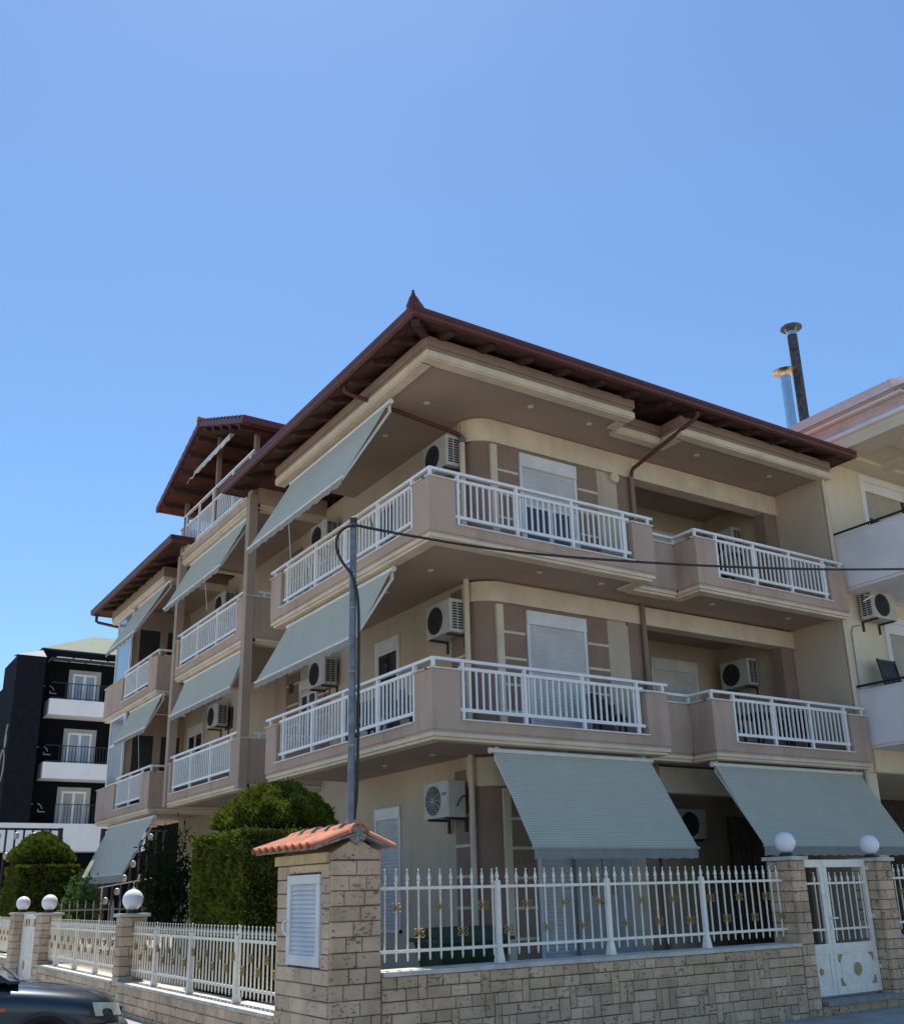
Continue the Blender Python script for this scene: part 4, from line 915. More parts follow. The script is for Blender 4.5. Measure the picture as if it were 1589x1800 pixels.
# ------------------------------------------------------------------ neighbouring house on the right
nh = thing('neighbour_house', 'pale cream neighbouring house with white balconies at the right edge', 'house', (22, 16, 0))
NY = 12.04
obj('wall', B().box(17.26, 32, NY, 26, 3.62, 10.3), 'nwall', nh); obj('wall', B().box(17.26, 17.56, NY, NY + .4, -.1, 3.61), 'nwall', nh); obj('wall', B().box(17.27, 32, 16, 26, -.1, 3.6), 'curtain_recess', nh)  # dark colour of the rear wall stands for shade in the ground-floor opening
obj('beam', B().box(17.5, 32, NY - .06, NY + .01, 3.63, 4.06), 'nwall', nh)
for z0, z1 in ((7.24, 8.37), (4.06, 5.16)):
    b = tag(obj('balcony', B().box(17.3, 31, 9.8, NY - .002, z0, z0 + .18), 'nwhite', nh))
    obj('parapet', B().box(17.25, 17.4, 9.75, NY - .004, z0 + .05, z1), 'nwhite', b); obj('parapet', B().box(17.4, 31, 9.75, 9.9, z0 + .05, z1), 'nwhite', b)
    obj('coping', B().box(17.23, 17.42, 9.73, NY - .006, z1 + .002, z1 + .03), 'nwhite', b)
    r = B(); r.tube([(17.33, NY - .01, z1 + .13), (17.33, 9.8, z1 + .13), (31, 9.8, z1 + .13)], .025, 8)
    for y in (11.2, 10.2): r.tube([(17.33, y, z1 + .02), (17.33, y, z1 + .13)], .014, 6)
    obj('handrail', r, 'black', b)
def nwin(x0, x1, z0, z1, sh):
    f = B(); f.box(x0, x0 + .14, NY - .03, NY + .02, z0, z1); f.box(x1 - .14, x1, NY - .03, NY + .02, z0, z1); f.box(x0 + .14, x1 - .14, NY - .03, NY + .02, z1 - .13, z1)
    w_ = obj('window', f, 'nwhite', nh)
    obj('roller_box', B().box(x0 + .15, x1 - .15, NY - .02, NY + .01, z1 - .36, z1 - .135), 'nwhite', w_); obj('pane', B().box(x0 + .15, x1 - .15, NY - .005, NY - .002, z0, z1 - .36), 'glass', w_)
    s = B(); n = 12
    for i in range(n): s.box(x0 + .17, x1 - .32, NY - .012, NY - .0055 - .003 * (i % 2), z1 - .37 - (i + 1) * sh / n, z1 - .37 - i * sh / n)
    obj('shutter', s, 'shutw', w_)
M['shutw'] = mat('shutter_tan', (.42, .37, .30), .6, var=.06, nscale=3, streak=.15)
nwin(18.5, 20.25, 8.0, 10.12, .62); M['shutw'] = mat('shutter_tan', (.42, .37, .30), .6, var=.06, nscale=3, streak=.15)
nwin(18.55, 20.3, 4.6, 6.9, 1.8)
# eaves: soffit with sunken squares, moulded cornice, salmon board and metal fascia
sf = B(); ys, xs = [9.3, 9.6, 10.5, 10.8, 11.6, NY + .4], [17.22, 17.85, 18.75, 19.15, 20.05, 20.45, 21.35, 31]
for i in range(len(xs) - 1):
    for j in range(len(ys) - 1):
        rec = i % 2 == 1 and j % 2 == 1
        sf.box(xs[i], xs[i + 1], ys[j], ys[j + 1], 10.26 if rec else 10.18, 10.32)
obj('eave_soffit', sf, 'nwall', nh, kind='stuff')
ev = obj('roof', B().add([(17.1, 9.2, 10.95), (17.1, 26, 10.95), (24, 26, 13.6), (24, 9.2, 13.6), (31, 9.2, 10.95), (31, 26, 10.95)], [(0, 3, 2, 1), (3, 4, 5, 2)]), 'nroof', nh)
obj('eave_slab', B().box(17.22, 31, 9.3, 26, 10.323, 10.44), 'nwall', nh)
obj('cornice_moulding', B().tube([(17.2, 9.2, 10.49), (17.2, 26, 10.49)], .055, 10), 'nwhite', nh, smooth=True)
obj('eave_board', B().add([(17.2, 9.3, 10.54), (17.2, 26, 10.54), (17.34, 26, 10.86), (17.34, 9.3, 10.86), (17.5, 9.3, 10.54), (17.5, 26, 10.54), (17.5, 26, 10.86), (17.5, 9.3, 10.86)], [(0, 1, 2, 3), (4, 7, 6, 5), (3, 2, 6, 7), (0, 3, 7, 4), (1, 5, 6, 2), (0, 4, 5, 1)]), 'npink', nh)
obj('eave_board', B().box(17.22, 17.4, 9.98, 26, 10.87, 10.93), 'nwhite', nh)
obj('fascia', B().box(17.16, 17.22, 10.12, 26, 10.935, 11.19), 'nroof', nh)
obj('fascia', B().bar((17.16, 10.14, 11.07), (24, 10.14, 13.7), .06, .22), 'nroof', nh)
obj('roof_vent', B().lathe([(.2, 0), (.22, .1), (.16, .2), (.05, .26)], 16, (18.0, 10.6, 11.25)), 'fascia', nh, smooth=True)
obj('wall_cable', B().tube([(17.5, 11.7, 7.0), (17.7, 11.6, 7.12), (17.75, 11.9, 7.22), (18.3, 11.98, 7.236), (19.5, 12.0, 7.24)], .018, 8), 'whitedirty', nh, smooth=True)
obj('wall_cable', B().tube([(17.75, NY - .02, 6.6), (17.5, NY - .02, 6.55), (17.42, NY - .02, 6.4), (17.42, NY - .02, 5.2)], .014, 6), 'grey', nh, smooth=True)
def flue(label, x, y, zb, zt, r, m, capm, cr):
    t = thing('chimney_flue', label, 'chimney', (x, y, zb))
    obj('pipe', B().lathe([(r, zb), (r, zt)], 20, (x, y, 0)), m, t, smooth=True); obj('collar', B().lathe([(r * 1.06, zt - .12), (r * 1.06, zt)], 20, (x, y, 0)), 'steel', t, smooth=True)
    b = B(); n = 20
    b.lathe([(cr, zt + .13), (cr * .98, zt + .16), (cr * .55, zt + .24), (.03, zt + .29)], 24, (x, y, 0)); obj('cap', b, capm, t, smooth=True)
    for a in (0.4, 2.5, 4.6): obj('stay', B().bar((x + r * math.cos(a), y + r * math.sin(a), zt - .02), (x + r * 1.5 * math.cos(a), y + r * 1.5 * math.sin(a), zt + .22), .02, .02), 'steel', t)
flue('tall dark weathered chimney flue with a round cap', 22.50, 16, 11.5, 17.0, .14, 'rust', 'rust', .31)
flue('shorter bright steel chimney flue with a coppery cap', 21.97, 16.05, 11.5, 15.42, .14, 'steel', 'copper', .33)

# ------------------------------------------------------------------ black hotel at the far left
ht = thing('hotel_building', 'black hotel with white balconies at the left edge', 'hotel', (14, 58, 0))
HY = 53.3
obj('wall', B().box(9.45, 22, HY, 66, -.1, 13.98), 'blackwall', ht)
obj('wall', B().box(8.1, 9.44, 52.0, 55.6, 4.4, 13.3), 'blackside', ht); obj('wall', B().box(8.5, 9.44, 55.7, 62, -.1, 12.6), 'blackside', ht)
obj('parapet_cap', B().box(9.4, 22, 53.2, 54, 13.985, 14.06), 'black', ht)
obj('roof', B().add([(9.4, 53.2, 14.06), (22, 53.2, 14.06), (22, 62, 14.06), (9.4, 62, 14.06), (12.7, 56.5, 15.75), (19, 56.5, 15.75)], [(0, 1, 5, 4), (1, 2, 5), (2, 3, 4, 5), (3, 0, 4)]), 'green_roof', ht)
obj('roof_edge', B().add([(8.05, 51.95, 13.31), (9.44, 51.95, 13.31), (9.44, 53.1, 13.9), (8.05, 53.1, 13.45)], [(0, 1, 2, 3)]).add([(8.05, 51.95, 13.3), (9.44, 51.95, 13.3), (9.44, 53.1, 13.89), (8.05, 53.1, 13.44)], [(3, 2, 1, 0)]), 'grey', ht)
for z0, z1 in ((10.35, 11.25), (7.45, 8.12)):
    z0 = z1 - .78
    b = obj('balcony', B().box(9.78, 15, 51.95, HY - .003, z0, z1), 'hotelwhite', ht)
    r = B(); zt = z1 + .83
    r.bar((9.85, 52.02, zt), (14.9, 52.02, zt), .04, .04); r.bar((9.85, 52.02, z1 + .08), (14.9, 52.02, z1 + .08), .03, .03); r.bar((9.85, 52.02, zt), (9.85, HY, zt), .04, .04)
    obj('railing', r, 'black', b); s = B()
    for x in np.arange(10.5, 13.5, .15): s.bar((x, 52.02, z1), (x, 52.02, zt), .025, .025)
    obj('railing_bars', s, 'black', b, kind='stuff')
b = obj('balcony', B().box(6.8, 15, 51.9, HY - .003, 3.9, 5.2), 'hotelwhite', ht); s = B()
s.bar((10.5, 52.02, 6.12), (12.6, 52.02, 6.12), .04, .04)
for x in np.arange(10.55, 12.6, .15): s.bar((x, 52.02, 5.2), (x, 52.02, 6.12), .025, .025)
obj('railing_bars', s, 'black', b, kind='stuff')
for x0, zt, zb in ((10.85, 13.05, 11.26), (10.87, 10.0, 8.13), (10.83, 7.07, 5.21)):
    x1 = x0 + 1.62; f = B()
    for q in ((x0, x0 + .22, zb, zt), (x1 - .22, x1, zb, zt), (x0 + .22, x1 - .22, zt - .2, zt)): f.box(q[0], q[1], HY - .04, HY + .01, q[2], q[3])
    wd = obj('balcony_door', f, 'grey', ht); f = B(); xm_ = (x0 + x1) / 2
    for a, c in ((x0 + .22, x0 + .32), (xm_ - .07, xm_ + .07), (x1 - .32, x1 - .22)): f.box(a, c, HY - .03, HY + .01, zb, zt - .2)
    f.box(x0 + .22, x1 - .22, HY - .031, HY + .009, zt - .3, zt - .2); obj('door_frame', f, 'hotelwhite', wd)
    for a, c in ((x0 + .32, xm_ - .07), (xm_ + .07, x1 - .32)): obj('pane', B().box(a, c, HY - .015, HY - .002, zb, zt - .3), 'hglass', wd)
pg = obj('pergola', B().box(9.7, 14, 52.0, 52.1, 13.22, 13.34).box(9.7, 9.8, 52.11, HY, 13.22, 13.34), 'black', ht, kind='stuff')
for i in range(4): obj('pergola_slat', B().add([(9.95 + i * .85, 52.0, 13.36), (10.7 + i * .85, 52.0, 13.36), (10.7 + i * .85, 53.2, 13.42), (9.95 + i * .85, 53.2, 13.42), (9.95 + i * .85, 52.0, 13.4), (10.7 + i * .85, 52.0, 13.4), (10.7 + i * .85, 53.2, 13.46), (9.95 + i * .85, 53.2, 13.46)], [(3, 2, 1, 0), (4, 5, 6, 7), (0, 1, 5, 4), (1, 2, 6, 5), (2, 3, 7, 6), (3, 0, 4, 7)]), 'hotelwhite', pg)
for z in (11.3, 8.2, 5.4):                            # pale curved wall ornaments beside the balcony doors
    b = B()
    b.tube([(9.9 + .28 * math.cos(a), HY - .03, z + .55 + .28 * math.sin(a)) for a in np.linspace(.1, 1.35, 8)], .022, 6)
    b.tube([(9.75 + .2 * math.cos(a), HY - .03, z + .55 + .25 * math.sin(a)) for a in np.linspace(1.6, 2.6, 6)], .022, 6)
    b.box(9.98, 10.32, HY - .1, HY - .01, z + .42, z + .46); b.box(9.98, 10.02, HY - .1, HY - .01, z + .46, z + .56); obj('wall_ornament', b, 'ac', ht, kind='stuff')
XW = 8.07                                             # big pale line drawing on the side wall
b = B(); b.tube([(XW, 53.0 + .62 * math.cos(a), 7.95 + .78 * math.sin(a)) for a in np.linspace(0, 2 * PI, 26)], .045, 6); obj('wall_drawing', b, 'grey', ht, smooth=True)
b = B(); b.tube([(XW, 52.4, 9.9), (XW, 52.65, 9.55), (XW, 52.8, 9.1), (XW, 52.65, 8.8), (XW, 52.45, 9.05), (XW, 52.5, 9.4)], .04, 6); obj('wall_drawing', b, 'grey', ht, smooth=True)
b = B(); b.tube([(XW, 53.0, 6.1), (XW, 52.95, 6.5), (XW, 52.7, 6.65), (XW, 52.6, 6.45), (XW, 52.7, 6.3), (XW, 52.45, 6.0), (XW, 52.35, 6.0)], .04, 6); obj('wall_drawing', b, 'grey', ht, smooth=True)
gl = B()
for x in (10.4, 11.6, 12.8): gl.box(x, x + .9, HY - .02, HY - .005, 1.2, 3.0)
obj('shop_window', gl, 'screen', ht, kind='stuff')
pb = thing('far_building', 'white and pink building behind the black hotel at the left edge', 'building', (3, 70, 0))
obj('wall', B().box(-6, 8.6, 66, 80, -.1, 12.5), 'hotelwhite', pb); obj('roof', B().box(-6.3, 8.9, 65.6, 80, 12.51, 12.8), 'black', pb); obj('band', B().box(-6.02, 8.62, 65.9, 66, 8.2, 9.0), 'npink', pb)

# ------------------------------------------------------------------ dark iron gate with silver masks, tan inner fence
ig = thing('iron_railing', 'tall dark brown iron railing with small silver masks behind the garden', 'railing', (7, 31, 0))
for z in (3.58, .5): obj('rail', B().bar((2.6, 31, z), (6.5, 31, z), .05, .06), 'gatebrown', ig); obj('rail', B().bar((7.7, 31, z), (9.6, 31, z), .05, .06), 'gatebrown', ig)
for x in (6.5, 7.7): obj('post', B().box(x - .06, x + .06, 30.94, 31.06, .34, 3.62), 'gatebrown', ig)
for i, x in enumerate([q for q in np.arange(2.7, 9.6, .235) if q < 6.42 or q > 7.78]):
    obj('bar', B().box(x - .025, x + .025, 30.975, 31.025, .34, 3.57), 'gatebrown', ig)
mk = B(); mk.lathe([(.05, 0), (.075, .05), (.08, .12), (.06, .17), (.02, .19)], 9, (0, 0, 0)); mk.box(-.03, .03, -.1, -.05, .05, .09)
src = None
for x, z in ((5.31, 3.3), (4.84, 3.3), (5.78, 3.3), (5.1, 2.75), (8.63, 2.52), (8.4, 2.12), (8.87, 2.12), (8.22, 1.75), (8.7, 1.75), (9.1, 3.3), (9.3, 1.9), (7.9, 1.5)):
    if src is None: src = obj('mask_ornament', B().add([(v[0] + x, v[1] + 30.93, v[2] + z) for v in mk.v], mk.f), 'silver', ig, smooth=True)
    else: inst('mask_ornament', src, ig, (x, 30.93 - .01, z + .095))
b = B(); b.bar((7.6, 30.6, 1.95), (9.4, 30.6, 2.25), .04, .03); b.bar((7.7, 30.6, 1.0), (7.7, 30.6, 2.0), .03, .03); b.bar((8.6, 30.6, 1.0), (8.6, 30.6, 2.1), .03, .03); obj('white_stair_rail', b, 'white', ig, kind='stuff')
fence('tan inner garden fence with brass scrolls behind the left fence', 0, 23.2, 4.95, 7.2, .72, 1.0, (.85, 1.42), [6.1], 1.28, 1.02, pitch=.16, group=None, zbase=.36)
for o in bpy.data.objects:
    if o.name.startswith('picket_fence') and 'tan inner' in o.get('label', ''):
        for c in o.children:
            if c.data and c.data.materials and c.data.materials[0] == M['fence']:
                c.data = c.data.copy(); c.data.materials[0] = M['goldfence']

# ------------------------------------------------------------------ planting
def leaf_quads(P, N, size, jitter, asp=2.2):
    """small leaf faces at points P leaning along normals N"""
    n = len(P); d = N + rng.normal(0, jitter, (n, 3)); d[:, 2] += .35; d /= np.linalg.norm(d, axis=1)[:, None]
    s = np.cross(d, rng.normal(0, 1, (n, 3))); s /= np.linalg.norm(s, axis=1)[:, None]
    L = size * rng.uniform(.6, 1.35, (n, 1)); W = L / asp
    V = np.stack([P - s * W * .3, P + d * L * .55 - s * W * .5, P + d * L, P + d * L * .55 + s * W * .5], 1).reshape(-1, 3)
    return V, np.arange(4 * n).reshape(-1, 4)
def lumps(P, sc, amp):
    out = np.zeros(len(P))
    for k in range(5):
        f = sc * (1.7 ** k); v = rng.normal(0, 1, 3); out += amp / (1.6 ** k) * np.sin(P @ (rng.normal(0, 1, 3) * f) + v[0]) * np.sin(P @ (rng.normal(0, 1, 3) * f) + v[1])
    return out
def hedge_box(name, parent, x0, x1, y0, y1, z0, z1, dens, size):
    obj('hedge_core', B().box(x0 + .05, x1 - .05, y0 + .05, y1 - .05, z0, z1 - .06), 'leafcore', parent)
    Ps, Ns = [], []
    for nrm, ax, c in (((-1, 0, 0), 0, x0), ((1, 0, 0), 0, x1), ((0, -1, 0), 1, y0), ((0, 1, 0), 1, y1), ((0, 0, 1), 2, z1)):
        lo = np.array([x0, y0, z0]); hi = np.array([x1, y1, z1]); A = np.prod([hi[i] - lo[i] for i in range(3) if i != ax]); n = int(A * dens)
        p = rng.uniform(lo, hi, (n, 3)); p[:, ax] = c; Ps.append(p); Ns.append(np.tile(nrm, (n, 1)).astype(float))
    P = np.concatenate(Ps); N = np.concatenate(Ns)
    P = P + N * (lumps(P, 5, .022) - .035 - rng.exponential(.02, len(P)) + (rng.uniform(0, 1, len(P)) < .03) * rng.uniform(0, .07, len(P)))[:, None]
    V, F = leaf_quads(P, N, size, .55); return npmesh(name, V, F, 'cypress', parent)
def hedge_dome(name, parent, c, rx, ry, h, dens, size, power=.75):
    n = int(2 * PI * rx * ry * dens * 1.3); a = rng.uniform(0, 2 * PI, n); t = rng.uniform(-.18, 1, n)
    t = np.sign(t) * np.abs(t); rr = np.where(t >= 0, np.power(np.clip(1 - t ** 1.75, 0, 1), power), 1 - 1.3 * (t / .18) ** 2 * .45)
    P = np.stack([c[0] + rx * rr * np.cos(a), c[1] + ry * rr * np.sin(a), c[2] + np.where(t >= 0, t * h, t * .35)], 1)
    # extra points near the apex are thinned by area
    keep = rng.uniform(0, 1, n) < np.clip(rr + .15, 0, 1); P = P[keep]; t = t[keep]; a = a[keep]
    N = np.stack([np.cos(a) / rx, np.sin(a) / ry, np.clip(t, -.3, 1) * 1.3 / h], 1); N /= np.linalg.norm(N, axis=1)[:, None]
    P = P + N * (lumps(P, 5, .036) - .035 - rng.exponential(.022, len(P)) + (rng.uniform(0, 1, len(P)) < .03) * rng.uniform(0, .08, len(P)))[:, None]
    V, F = leaf_quads(P, N, size, .55); o = npmesh(name, V, F, 'cypress', parent)
    tt = np.linspace(0, .97, 10); pr = [(max(.02, (min(rx, ry)) * 1.0 * (1 - q ** 1.75) ** power - .07), c[2] - .02 + q * h - .04) for q in tt]
    b = B(); b.lathe(pr, 20, (0, 0, 0)); b.v = [(c[0] + v[0] * (rx - .07) / (min(rx, ry) - .07), c[1] + v[1] * (ry - .07) / (min(rx, ry) - .07), v[2]) for v in b.v]
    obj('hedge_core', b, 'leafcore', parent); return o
h1 = thing('topiary_hedge', 'large clipped cypress hedge block with a dome on top beside the tile-roofed pillar', 'hedge', (5.6, 13.85, .34))
hedge_box('clipped_block', h1, 5.0, 6.2, 12.84, 14.84, .36, 2.45, 4600, .056)
hedge_dome('clipped_dome', h1, (5.95, 14.05, 2.58), .88, .95, .66, 5600, .056)
h2 = thing('topiary_hedge', 'distant clipped cypress hedge block with a rounded cone on top at the far left', 'hedge', (5.75, 29.2, .34))
hedge_box('clipped_block', h2, 5.0, 6.5, 28.3, 30.2, .36, 2.5, 2600, .07)
hedge_dome('clipped_dome', h2, (5.72, 29.3, 2.66), .82, .92, .78, 3600, .07, .9)
def shrub(label, cx, cy, z0, h, rx, n_stems, leaves, m, size, lean=.25, zmin=.25, cat='shrub', name='garden_shrub'):
    t = thing(name, label, cat, (cx, cy, z0)); tips = []
    for i in range(n_stems):
        a = rng.uniform(0, 2 * PI); r = rx * rng.uniform(.2, .9); top = np.array([cx + r * math.cos(a), cy + r * math.sin(a), z0 + h * rng.uniform(.6, 1)])
        base = np.array([cx + .12 * math.cos(a), cy + .12 * math.sin(a), z0]); mid = (base + top) / 2 + rng.normal(0, .06, 3)
        obj('stem', B().tube([base, mid, top], [.022, .016, .006], 6), 'bark', t, smooth=True); tips += [(base, mid, top)]
    P = []
    for k in range(leaves):
        b_, m_, tp = tips[rng.integers(len(tips))]; s = rng.uniform(zmin, 1.08) ** .7
        q = (1 - s) ** 2 * b_ + 2 * s * (1 - s) * m_ + s * s * tp; P.append(q + rng.normal(0, .12 * rx + .04, 3))
    P = np.array(P); N = rng.normal(0, 1, P.shape); N[:, 2] -= .2; N /= np.linalg.norm(N, axis=1)[:, None]
    V, F = leaf_quads(P, N, size, .4, 3.2); npmesh('foliage', V, F, m, t); return t
shrub('dark leafy shrub on thin stems in front of the cream ground floor wall', 6.7, 21.2, .34, 2.5, .95, 9, 3800, 'oleander', .13, zmin=.3)
shrub('dark shrub in the shade directly behind the large clipped hedge', 7.3, 17.6, .34, 2.3, .9, 8, 3600, 'oleander', .12)
shrub('low bright green broad-leaved bush behind the tan inner fence', 5.75, 24.4, .34, 1.72, .5, 9, 1100, 'bush', .16, zmin=.3)
shrub('small pale bush at the far left edge beside the clipped hedge', 4.95, 31.6, .34, 1.6, .5, 7, 900, 'bush', .14, zmin=.2)

# ------------------------------------------------------------------ pole and cable
pl = thing('utility_pole', 'galvanised steel pole rising from the ridge of the tile-roofed pillar', 'pole', (4.86, 9.5, 2.1))
obj('tube', B().lathe([(.042, 2.1), (.038, 5.62), (.038, 5.66)], 18, (4.86, 9.5, 0)), 'galv', pl, smooth=True)
obj('cap', B().lathe([(.042, 5.62), (.042, 5.69), (.03, 5.70)], 18, (4.86, 9.5, 0)), 'rust', pl, smooth=True)
for z in (5.0, 4.62, 3.9, 3.1): obj('tie', B().lathe([(.043, z), (.043, z + .012)], 18, (4.86, 9.5, 0)), 'grey', pl)
obj('mortar_foot', B().lathe([(.12, 2.15), (.09, 2.26), (.05, 2.34)], 12, (4.86, 9.5, 0)), 'mortar', pl)
cb = [(24, 6.3, 7.6), (18, 7.2, 6.55), (13.06, 8.0, 5.93), (10.6, 8.42, 5.68), (8.35, 8.8, 5.53), (6.72, 9.08, 5.48), (5.6, 9.28, 5.52), (5.02, 9.40, 5.565), (4.88, 9.43, 5.58), (4.78, 9.49, 5.57), (4.71, 9.55, 5.50), (4.685, 9.575, 5.40), (4.70, 9.57, 5.27), (4.75, 9.53, 5.14), (4.81, 9.47, 5.02), (4.86, 9.445, 4.88), (4.895, 9.445, 4.7), (4.91, 9.45, 4.4), (4.912, 9.455, 3.6), (4.908, 9.46, 2.7), (4.89, 9.47, 2.42), (4.88, 9.47, 2.28)]
cv = bpy.data.curves.new('c', 'CURVE'); cv.dimensions = '3D'; sp_ = cv.splines.new('NURBS'); sp_.points.add(len(cb) - 1)
def catmull(pts, n=6):
    pts = [Vector(p) for p in pts]; out = []
    for i in range(len(pts) - 1):
        p0, p1, p2, p3 = pts[max(i - 1, 0)], pts[i], pts[i + 1], pts[min(i + 2, len(pts) - 1)]
        for k in range(n):
            s = k / n; out.append(.5 * (2 * p1 + (p2 - p0) * s + (2 * p0 - 5 * p1 + 4 * p2 - p3) * s * s + (3 * p1 - p0 - 3 * p2 + p3) * s ** 3))
    return out + [pts[-1]]
bpy.data.curves.remove(cv)
ca = obj('power_cable', B().tube(catmull(cb), .017, 8), 'cable', smooth=True); tag(ca, 'black power cable crossing the facade and looping down the metal pole', 'cable')
obj('cable_hook', B().tube([(5.05, 9.39, 5.57), (5.04, 9.39, 5.62), (5.02, 9.40, 5.68)], .007, 6), 'cable', ca)

# ------------------------------------------------------------------ bin, chairs
bn = thing('wheelie_bin', 'dark green rubbish bin behind the white street fence', 'bin', (7.1, 10.9, .34))
obj('body', B().add([(6.72, 10.68, .46), (7.48, 10.68, .46), (7.48, 11.1, .46), (6.72, 11.1, .46), (6.6, 10.58, 1.03), (7.6, 10.58, 1.03), (7.6, 11.2, 1.03), (6.6, 11.2, 1.03)], [(3, 2, 1, 0), (4, 5, 6, 7), (0, 1, 5, 4), (1, 2, 6, 5), (2, 3, 7, 6), (3, 0, 4, 7)]), 'bin', bn)
obj('rim', B().box(6.54, 7.66, 10.55, 11.24, 1.032, 1.075), 'bin', bn); obj('lid', B().prism([(10.56, 1.078), (11.22, 1.078), (11.15, 1.16), (10.9, 1.2), (10.65, 1.15)], 6.62, 7.6, lambda a, b_, c: (c, a, b_)), 'bin', bn)
for x in (6.8, 7.4): obj('wheel', B().lathe([(.09, -.03), (.09, .03)], 14, (x, 10.7, .432), 'x'), 'tyre', bn)
def make_chair(label, x, y, z, rot, name='patio_chair', m='plastic'):
    t = thing(name, label, 'chair', (0, 0, 0), 'dark patio chairs on the balconies')
    obj('seat', B().box(-.24, .24, -.24, .24, .40, .45), m, t)
    bk = B(); n = 7
    for i in range(n):
        a = -PI / 2 + PI * i / (n - 1); bk.bar((.26 * math.sin(a), .24 * (1 if abs(a) < .8 else .75) * math.cos(a) + .02, .45), (.29 * math.sin(a), .28 * math.cos(a) + .03, .86 - .16 * (abs(a) / 1.57) ** 2), .13, .02)
    obj('backrest', bk, m, t, kind='stuff')
    for sx in (-1, 1):
        for sy in (-1, 1): obj('leg', B().bar((sx * .22, sy * .22, 0), (sx * .21, sy * .21, .40), .04, .04), m, t)
    t.location = (x, y, z); t.rotation_euler = (0, 0, rot); return t
c0 = make_chair('dark wicker chair just right of the pole behind the first floor left railing', 7.85, 13.75, 3.88, PI / 2 + .3)
def chair(label, x, y, z, rot): c = copy_tree(c0, (x, y, z), label); c.rotation_euler = (0, 0, rot); return c
chair('dark wicker chair nearest the corner parapet on the first floor left balcony', 7.85, 12.75, 3.88, -PI / 2 - .2)
chair('dark wicker chair left of the pole behind the first floor left railing', 7.9, 15.0, 3.88, PI / 2)
chair('dark chair at the right end of the first floor corner balcony', 11.2, 12.5, 3.88, .6)
chair('dark chair at the left end of the first floor loggia balcony', 13.9, 12.4, 3.88, 0)
chair('dark chair at the left end of the top floor loggia balcony', 14.2, 12.5, 6.85, .2)
chair('dark chair near the right end of the first floor loggia balcony', 15.9, 12.6, 3.88, PI)
def table(label, x, y, z):
    t = thing('patio_table', label, 'table', (x, y, z), 'dark patio tables on the balconies')
    obj('table_top', B().box(x - .38, x + .38, y - .38, y + .38, z + .70, z + .73), 'plastic', t)
    for sx in (-1, 1):
        for sy in (-1, 1): obj('leg', B().box(x + sx * .33 - .02, x + sx * .33 + .02, y + sy * .33 - .02, y + sy * .33 + .02, z, z + .70), 'plastic', t)
table('dark patio table between the chairs on the first floor left balcony', 7.95, 14.4, 3.88); table('dark patio table on the first floor loggia balcony', 14.9, 12.5, 3.88)
sc2 = thing('sling_chair', 'black sling chair on the neighbouring first floor balcony', 'chair', (18.0, 11.4, 4.25))
f = B()
for sx in (17.72, 18.28): f.tube([(sx, 11.1, 4.26), (sx, 11.2, 4.7), (sx, 11.55, 4.72), (sx, 11.75, 5.85)], .022, 6); f.tube([(sx, 11.7, 4.26), (sx, 11.25, 4.9)], .018, 6)
obj('frame', f, 'black', sc2, kind='stuff'); obj('sling', B().add([(17.72, 11.2, 4.72), (18.28, 11.2, 4.72), (18.28, 11.55, 4.72), (17.72, 11.55, 4.72), (18.28, 11.76, 5.85), (17.72, 11.76, 5.85)], [(0, 1, 2, 3), (3, 2, 4, 5)]), 'plastic', sc2)
for z in (5.2, 5.5, 5.8): obj('cross_bar', B().bar((17.70, 11.54 + (z - 4.72) * .19, z), (18.3, 11.54 + (z - 4.72) * .19, z), .03, .03), 'black', sc2)

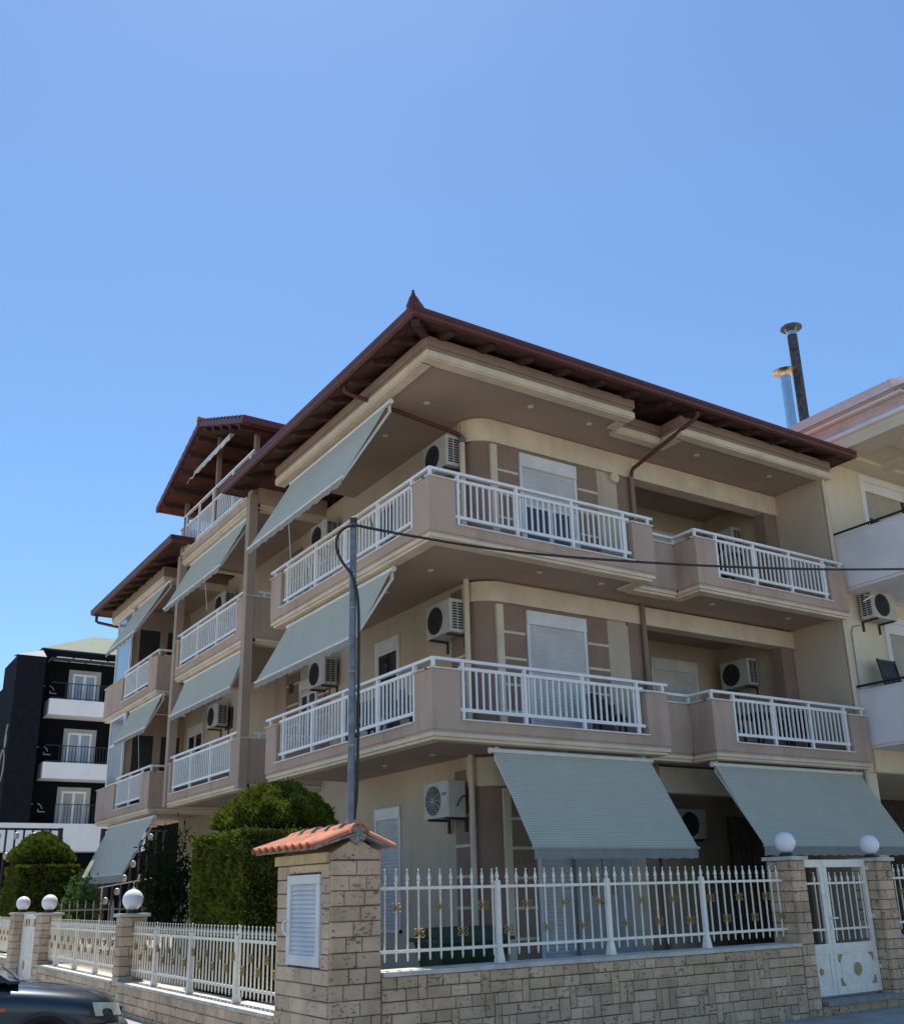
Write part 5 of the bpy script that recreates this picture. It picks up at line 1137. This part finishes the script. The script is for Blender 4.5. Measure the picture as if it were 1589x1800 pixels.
# ------------------------------------------------------------------ parked car (front end in view)
CARX, CARY, CARYAW = 3.66, 13.5, math.radians(82)
def car():
    t = thing('parked_car', 'dark teal saloon car parked at the lower left, its bonnet and headlamp in view', 'car', (0, 0, 0))
    st = [(0.02, .50, .30, .50), (-.03, .62, .24, .58), (-.12, .72, .20, .655), (-.30, .79, .18, .72), (-.6, .82, .18, .775), (-.95, .835, .18, .82), (-1.3, .845, .18, .86), (-2.0, .85, .18, .90), (-3.0, .85, .18, .92), (-3.7, .83, .18, .93), (-4.2, .77, .22, .90), (-4.35, .66, .3, .80), (-4.4, .5, .36, .6)]
    V = []; F = []; K = 0
    for x, hw, zl, zt in st:
        half = [(0, zt + .025), (.35 * hw, zt + .02), (.66 * hw, zt), (.84 * hw, zt - .035), (.95 * hw, zt - .09), (.995 * hw, zt - .17), (hw, (zl + zt) / 2), (.985 * hw, zl + .1), (.9 * hw, zl), (0, zl)]
        ring = [(x, -y, z) for y, z in half] + [(x, y, z) for y, z in half[-2:0:-1]]; K = len(ring); V += ring
    for i in range(len(st) - 1):
        for k in range(K): F.append((i * K + k, i * K + (k + 1) % K, (i + 1) * K + (k + 1) % K, (i + 1) * K + k))
    F += [tuple(range(K)), tuple(range(len(V) - 1, len(V) - K - 1, -1))]
    body = obj('body', B().add(V, F), 'carpaint', t, smooth=True)
    md = body.modifiers.new('smooth', 'SUBSURF'); md.levels = 2; md.render_levels = 2
    cab = [(-1.22, .74, .88), (-1.95, .62, 1.34), (-2.9, .62, 1.38), (-3.75, .72, .92)]
    V = [p for x, hw, z in cab for p in ((x, -hw, z), (x, hw, z))]; V += [(-1.22, -.76, .86), (-1.22, .76, .86), (-3.75, -.76, .88), (-3.75, .76, .88)]
    obj('cabin', B().add(V, [(0, 1, 3, 2), (2, 3, 5, 4), (4, 5, 7, 6), (0, 2, 4, 6), (1, 7, 5, 3)]), 'glass', t)
    obj('roof_panel', B().add([(-1.98, -.6, 1.36), (-1.98, .6, 1.36), (-2.88, .6, 1.40), (-2.88, -.6, 1.40)], [(0, 1, 2, 3)]), 'carpaint', t)
    obj('wiper', B().tube([(-1.16, -.6, .90), (-1.2, -.1, .93), (-1.3, .45, .99)], .013, 6), 'black', t); obj('cowl', B().box(-1.28, -1.14, -.7, .7, .86, .893), 'black', t)
    for x in (-.86, -3.45):
        for s in (-1, 1):
            y = s * .838
            w_ = obj('wheel', B().lathe([(.30, -.09), (.31, -.06), (.31, .06), (.30, .09)], 24, (x, s * .76, .17), 'y'), 'tyre', t, smooth=True)
            obj('rim', B().lathe([(.2, -.005), (.21, .0), (.2, .005)], 20, (x, s * .855, .17), 'y'), 'rim', w_, smooth=True)
            wa = B(); n = 17; v = [(x, y + s * .012, .17)] + [(x + .37 * math.cos(a), y + s * .012, .17 + .37 * math.sin(a)) for a in np.linspace(-.2, PI + .2, n)]
            wa.add(v + [(p[0], p[1] - s * .05, p[2]) for p in v], [(0, i, i + 1) for i in range(1, n)] + [(i, n + 1 + i, n + 2 + i, i + 1) for i in range(1, n)]); obj('wheel_arch', wa, 'dark', t)
            obj('arch_lip', B().tube([(x + .375 * math.cos(a), y + s * .008, .17 + .375 * math.sin(a)) for a in np.linspace(-.1, PI + .1, 20)], .022, 6), 'carpaint', t, smooth=True)
    for s in (-1, 1):
        hl = B(); v = []
        for q in np.linspace(0, 1, 7):
            a = q * 1.15; x = .02 - .33 * q ** 1.7; y = s * (.47 + .325 * q ** .8); v += [(x + .012, y, .445 + .03 * q), (x - .035, y * .995, .575 + .05 * q)]
        hl.add(v, [(2 * i, 2 * i + 2, 2 * i + 3, 2 * i + 1) for i in range(6)]); h = obj('headlight', hl, 'lens', t, smooth=True)
        obj('indicator', B().box(-1.37, -1.27, s * .838, s * .852, .585, .625), 'orange', t)
    bp = B(); bp.tube([(-.35, -.83, .3), (-.15, -.76, .3), (0, -.62, .3), (.05, -.4, .3), (.06, 0, .3), (.05, .4, .3), (0, .62, .3), (-.15, .76, .3), (-.35, .83, .3)], .085, 8); obj('bumper', bp, 'carpaint', t, smooth=True)
    obj('grille', B().box(-.02, .045, -.38, .38, .42, .53), 'black', t)
    t.rotation_euler = (0, 0, -PI / 2 + CARYAW); t.location = (CARX, CARY, -.14)
car()
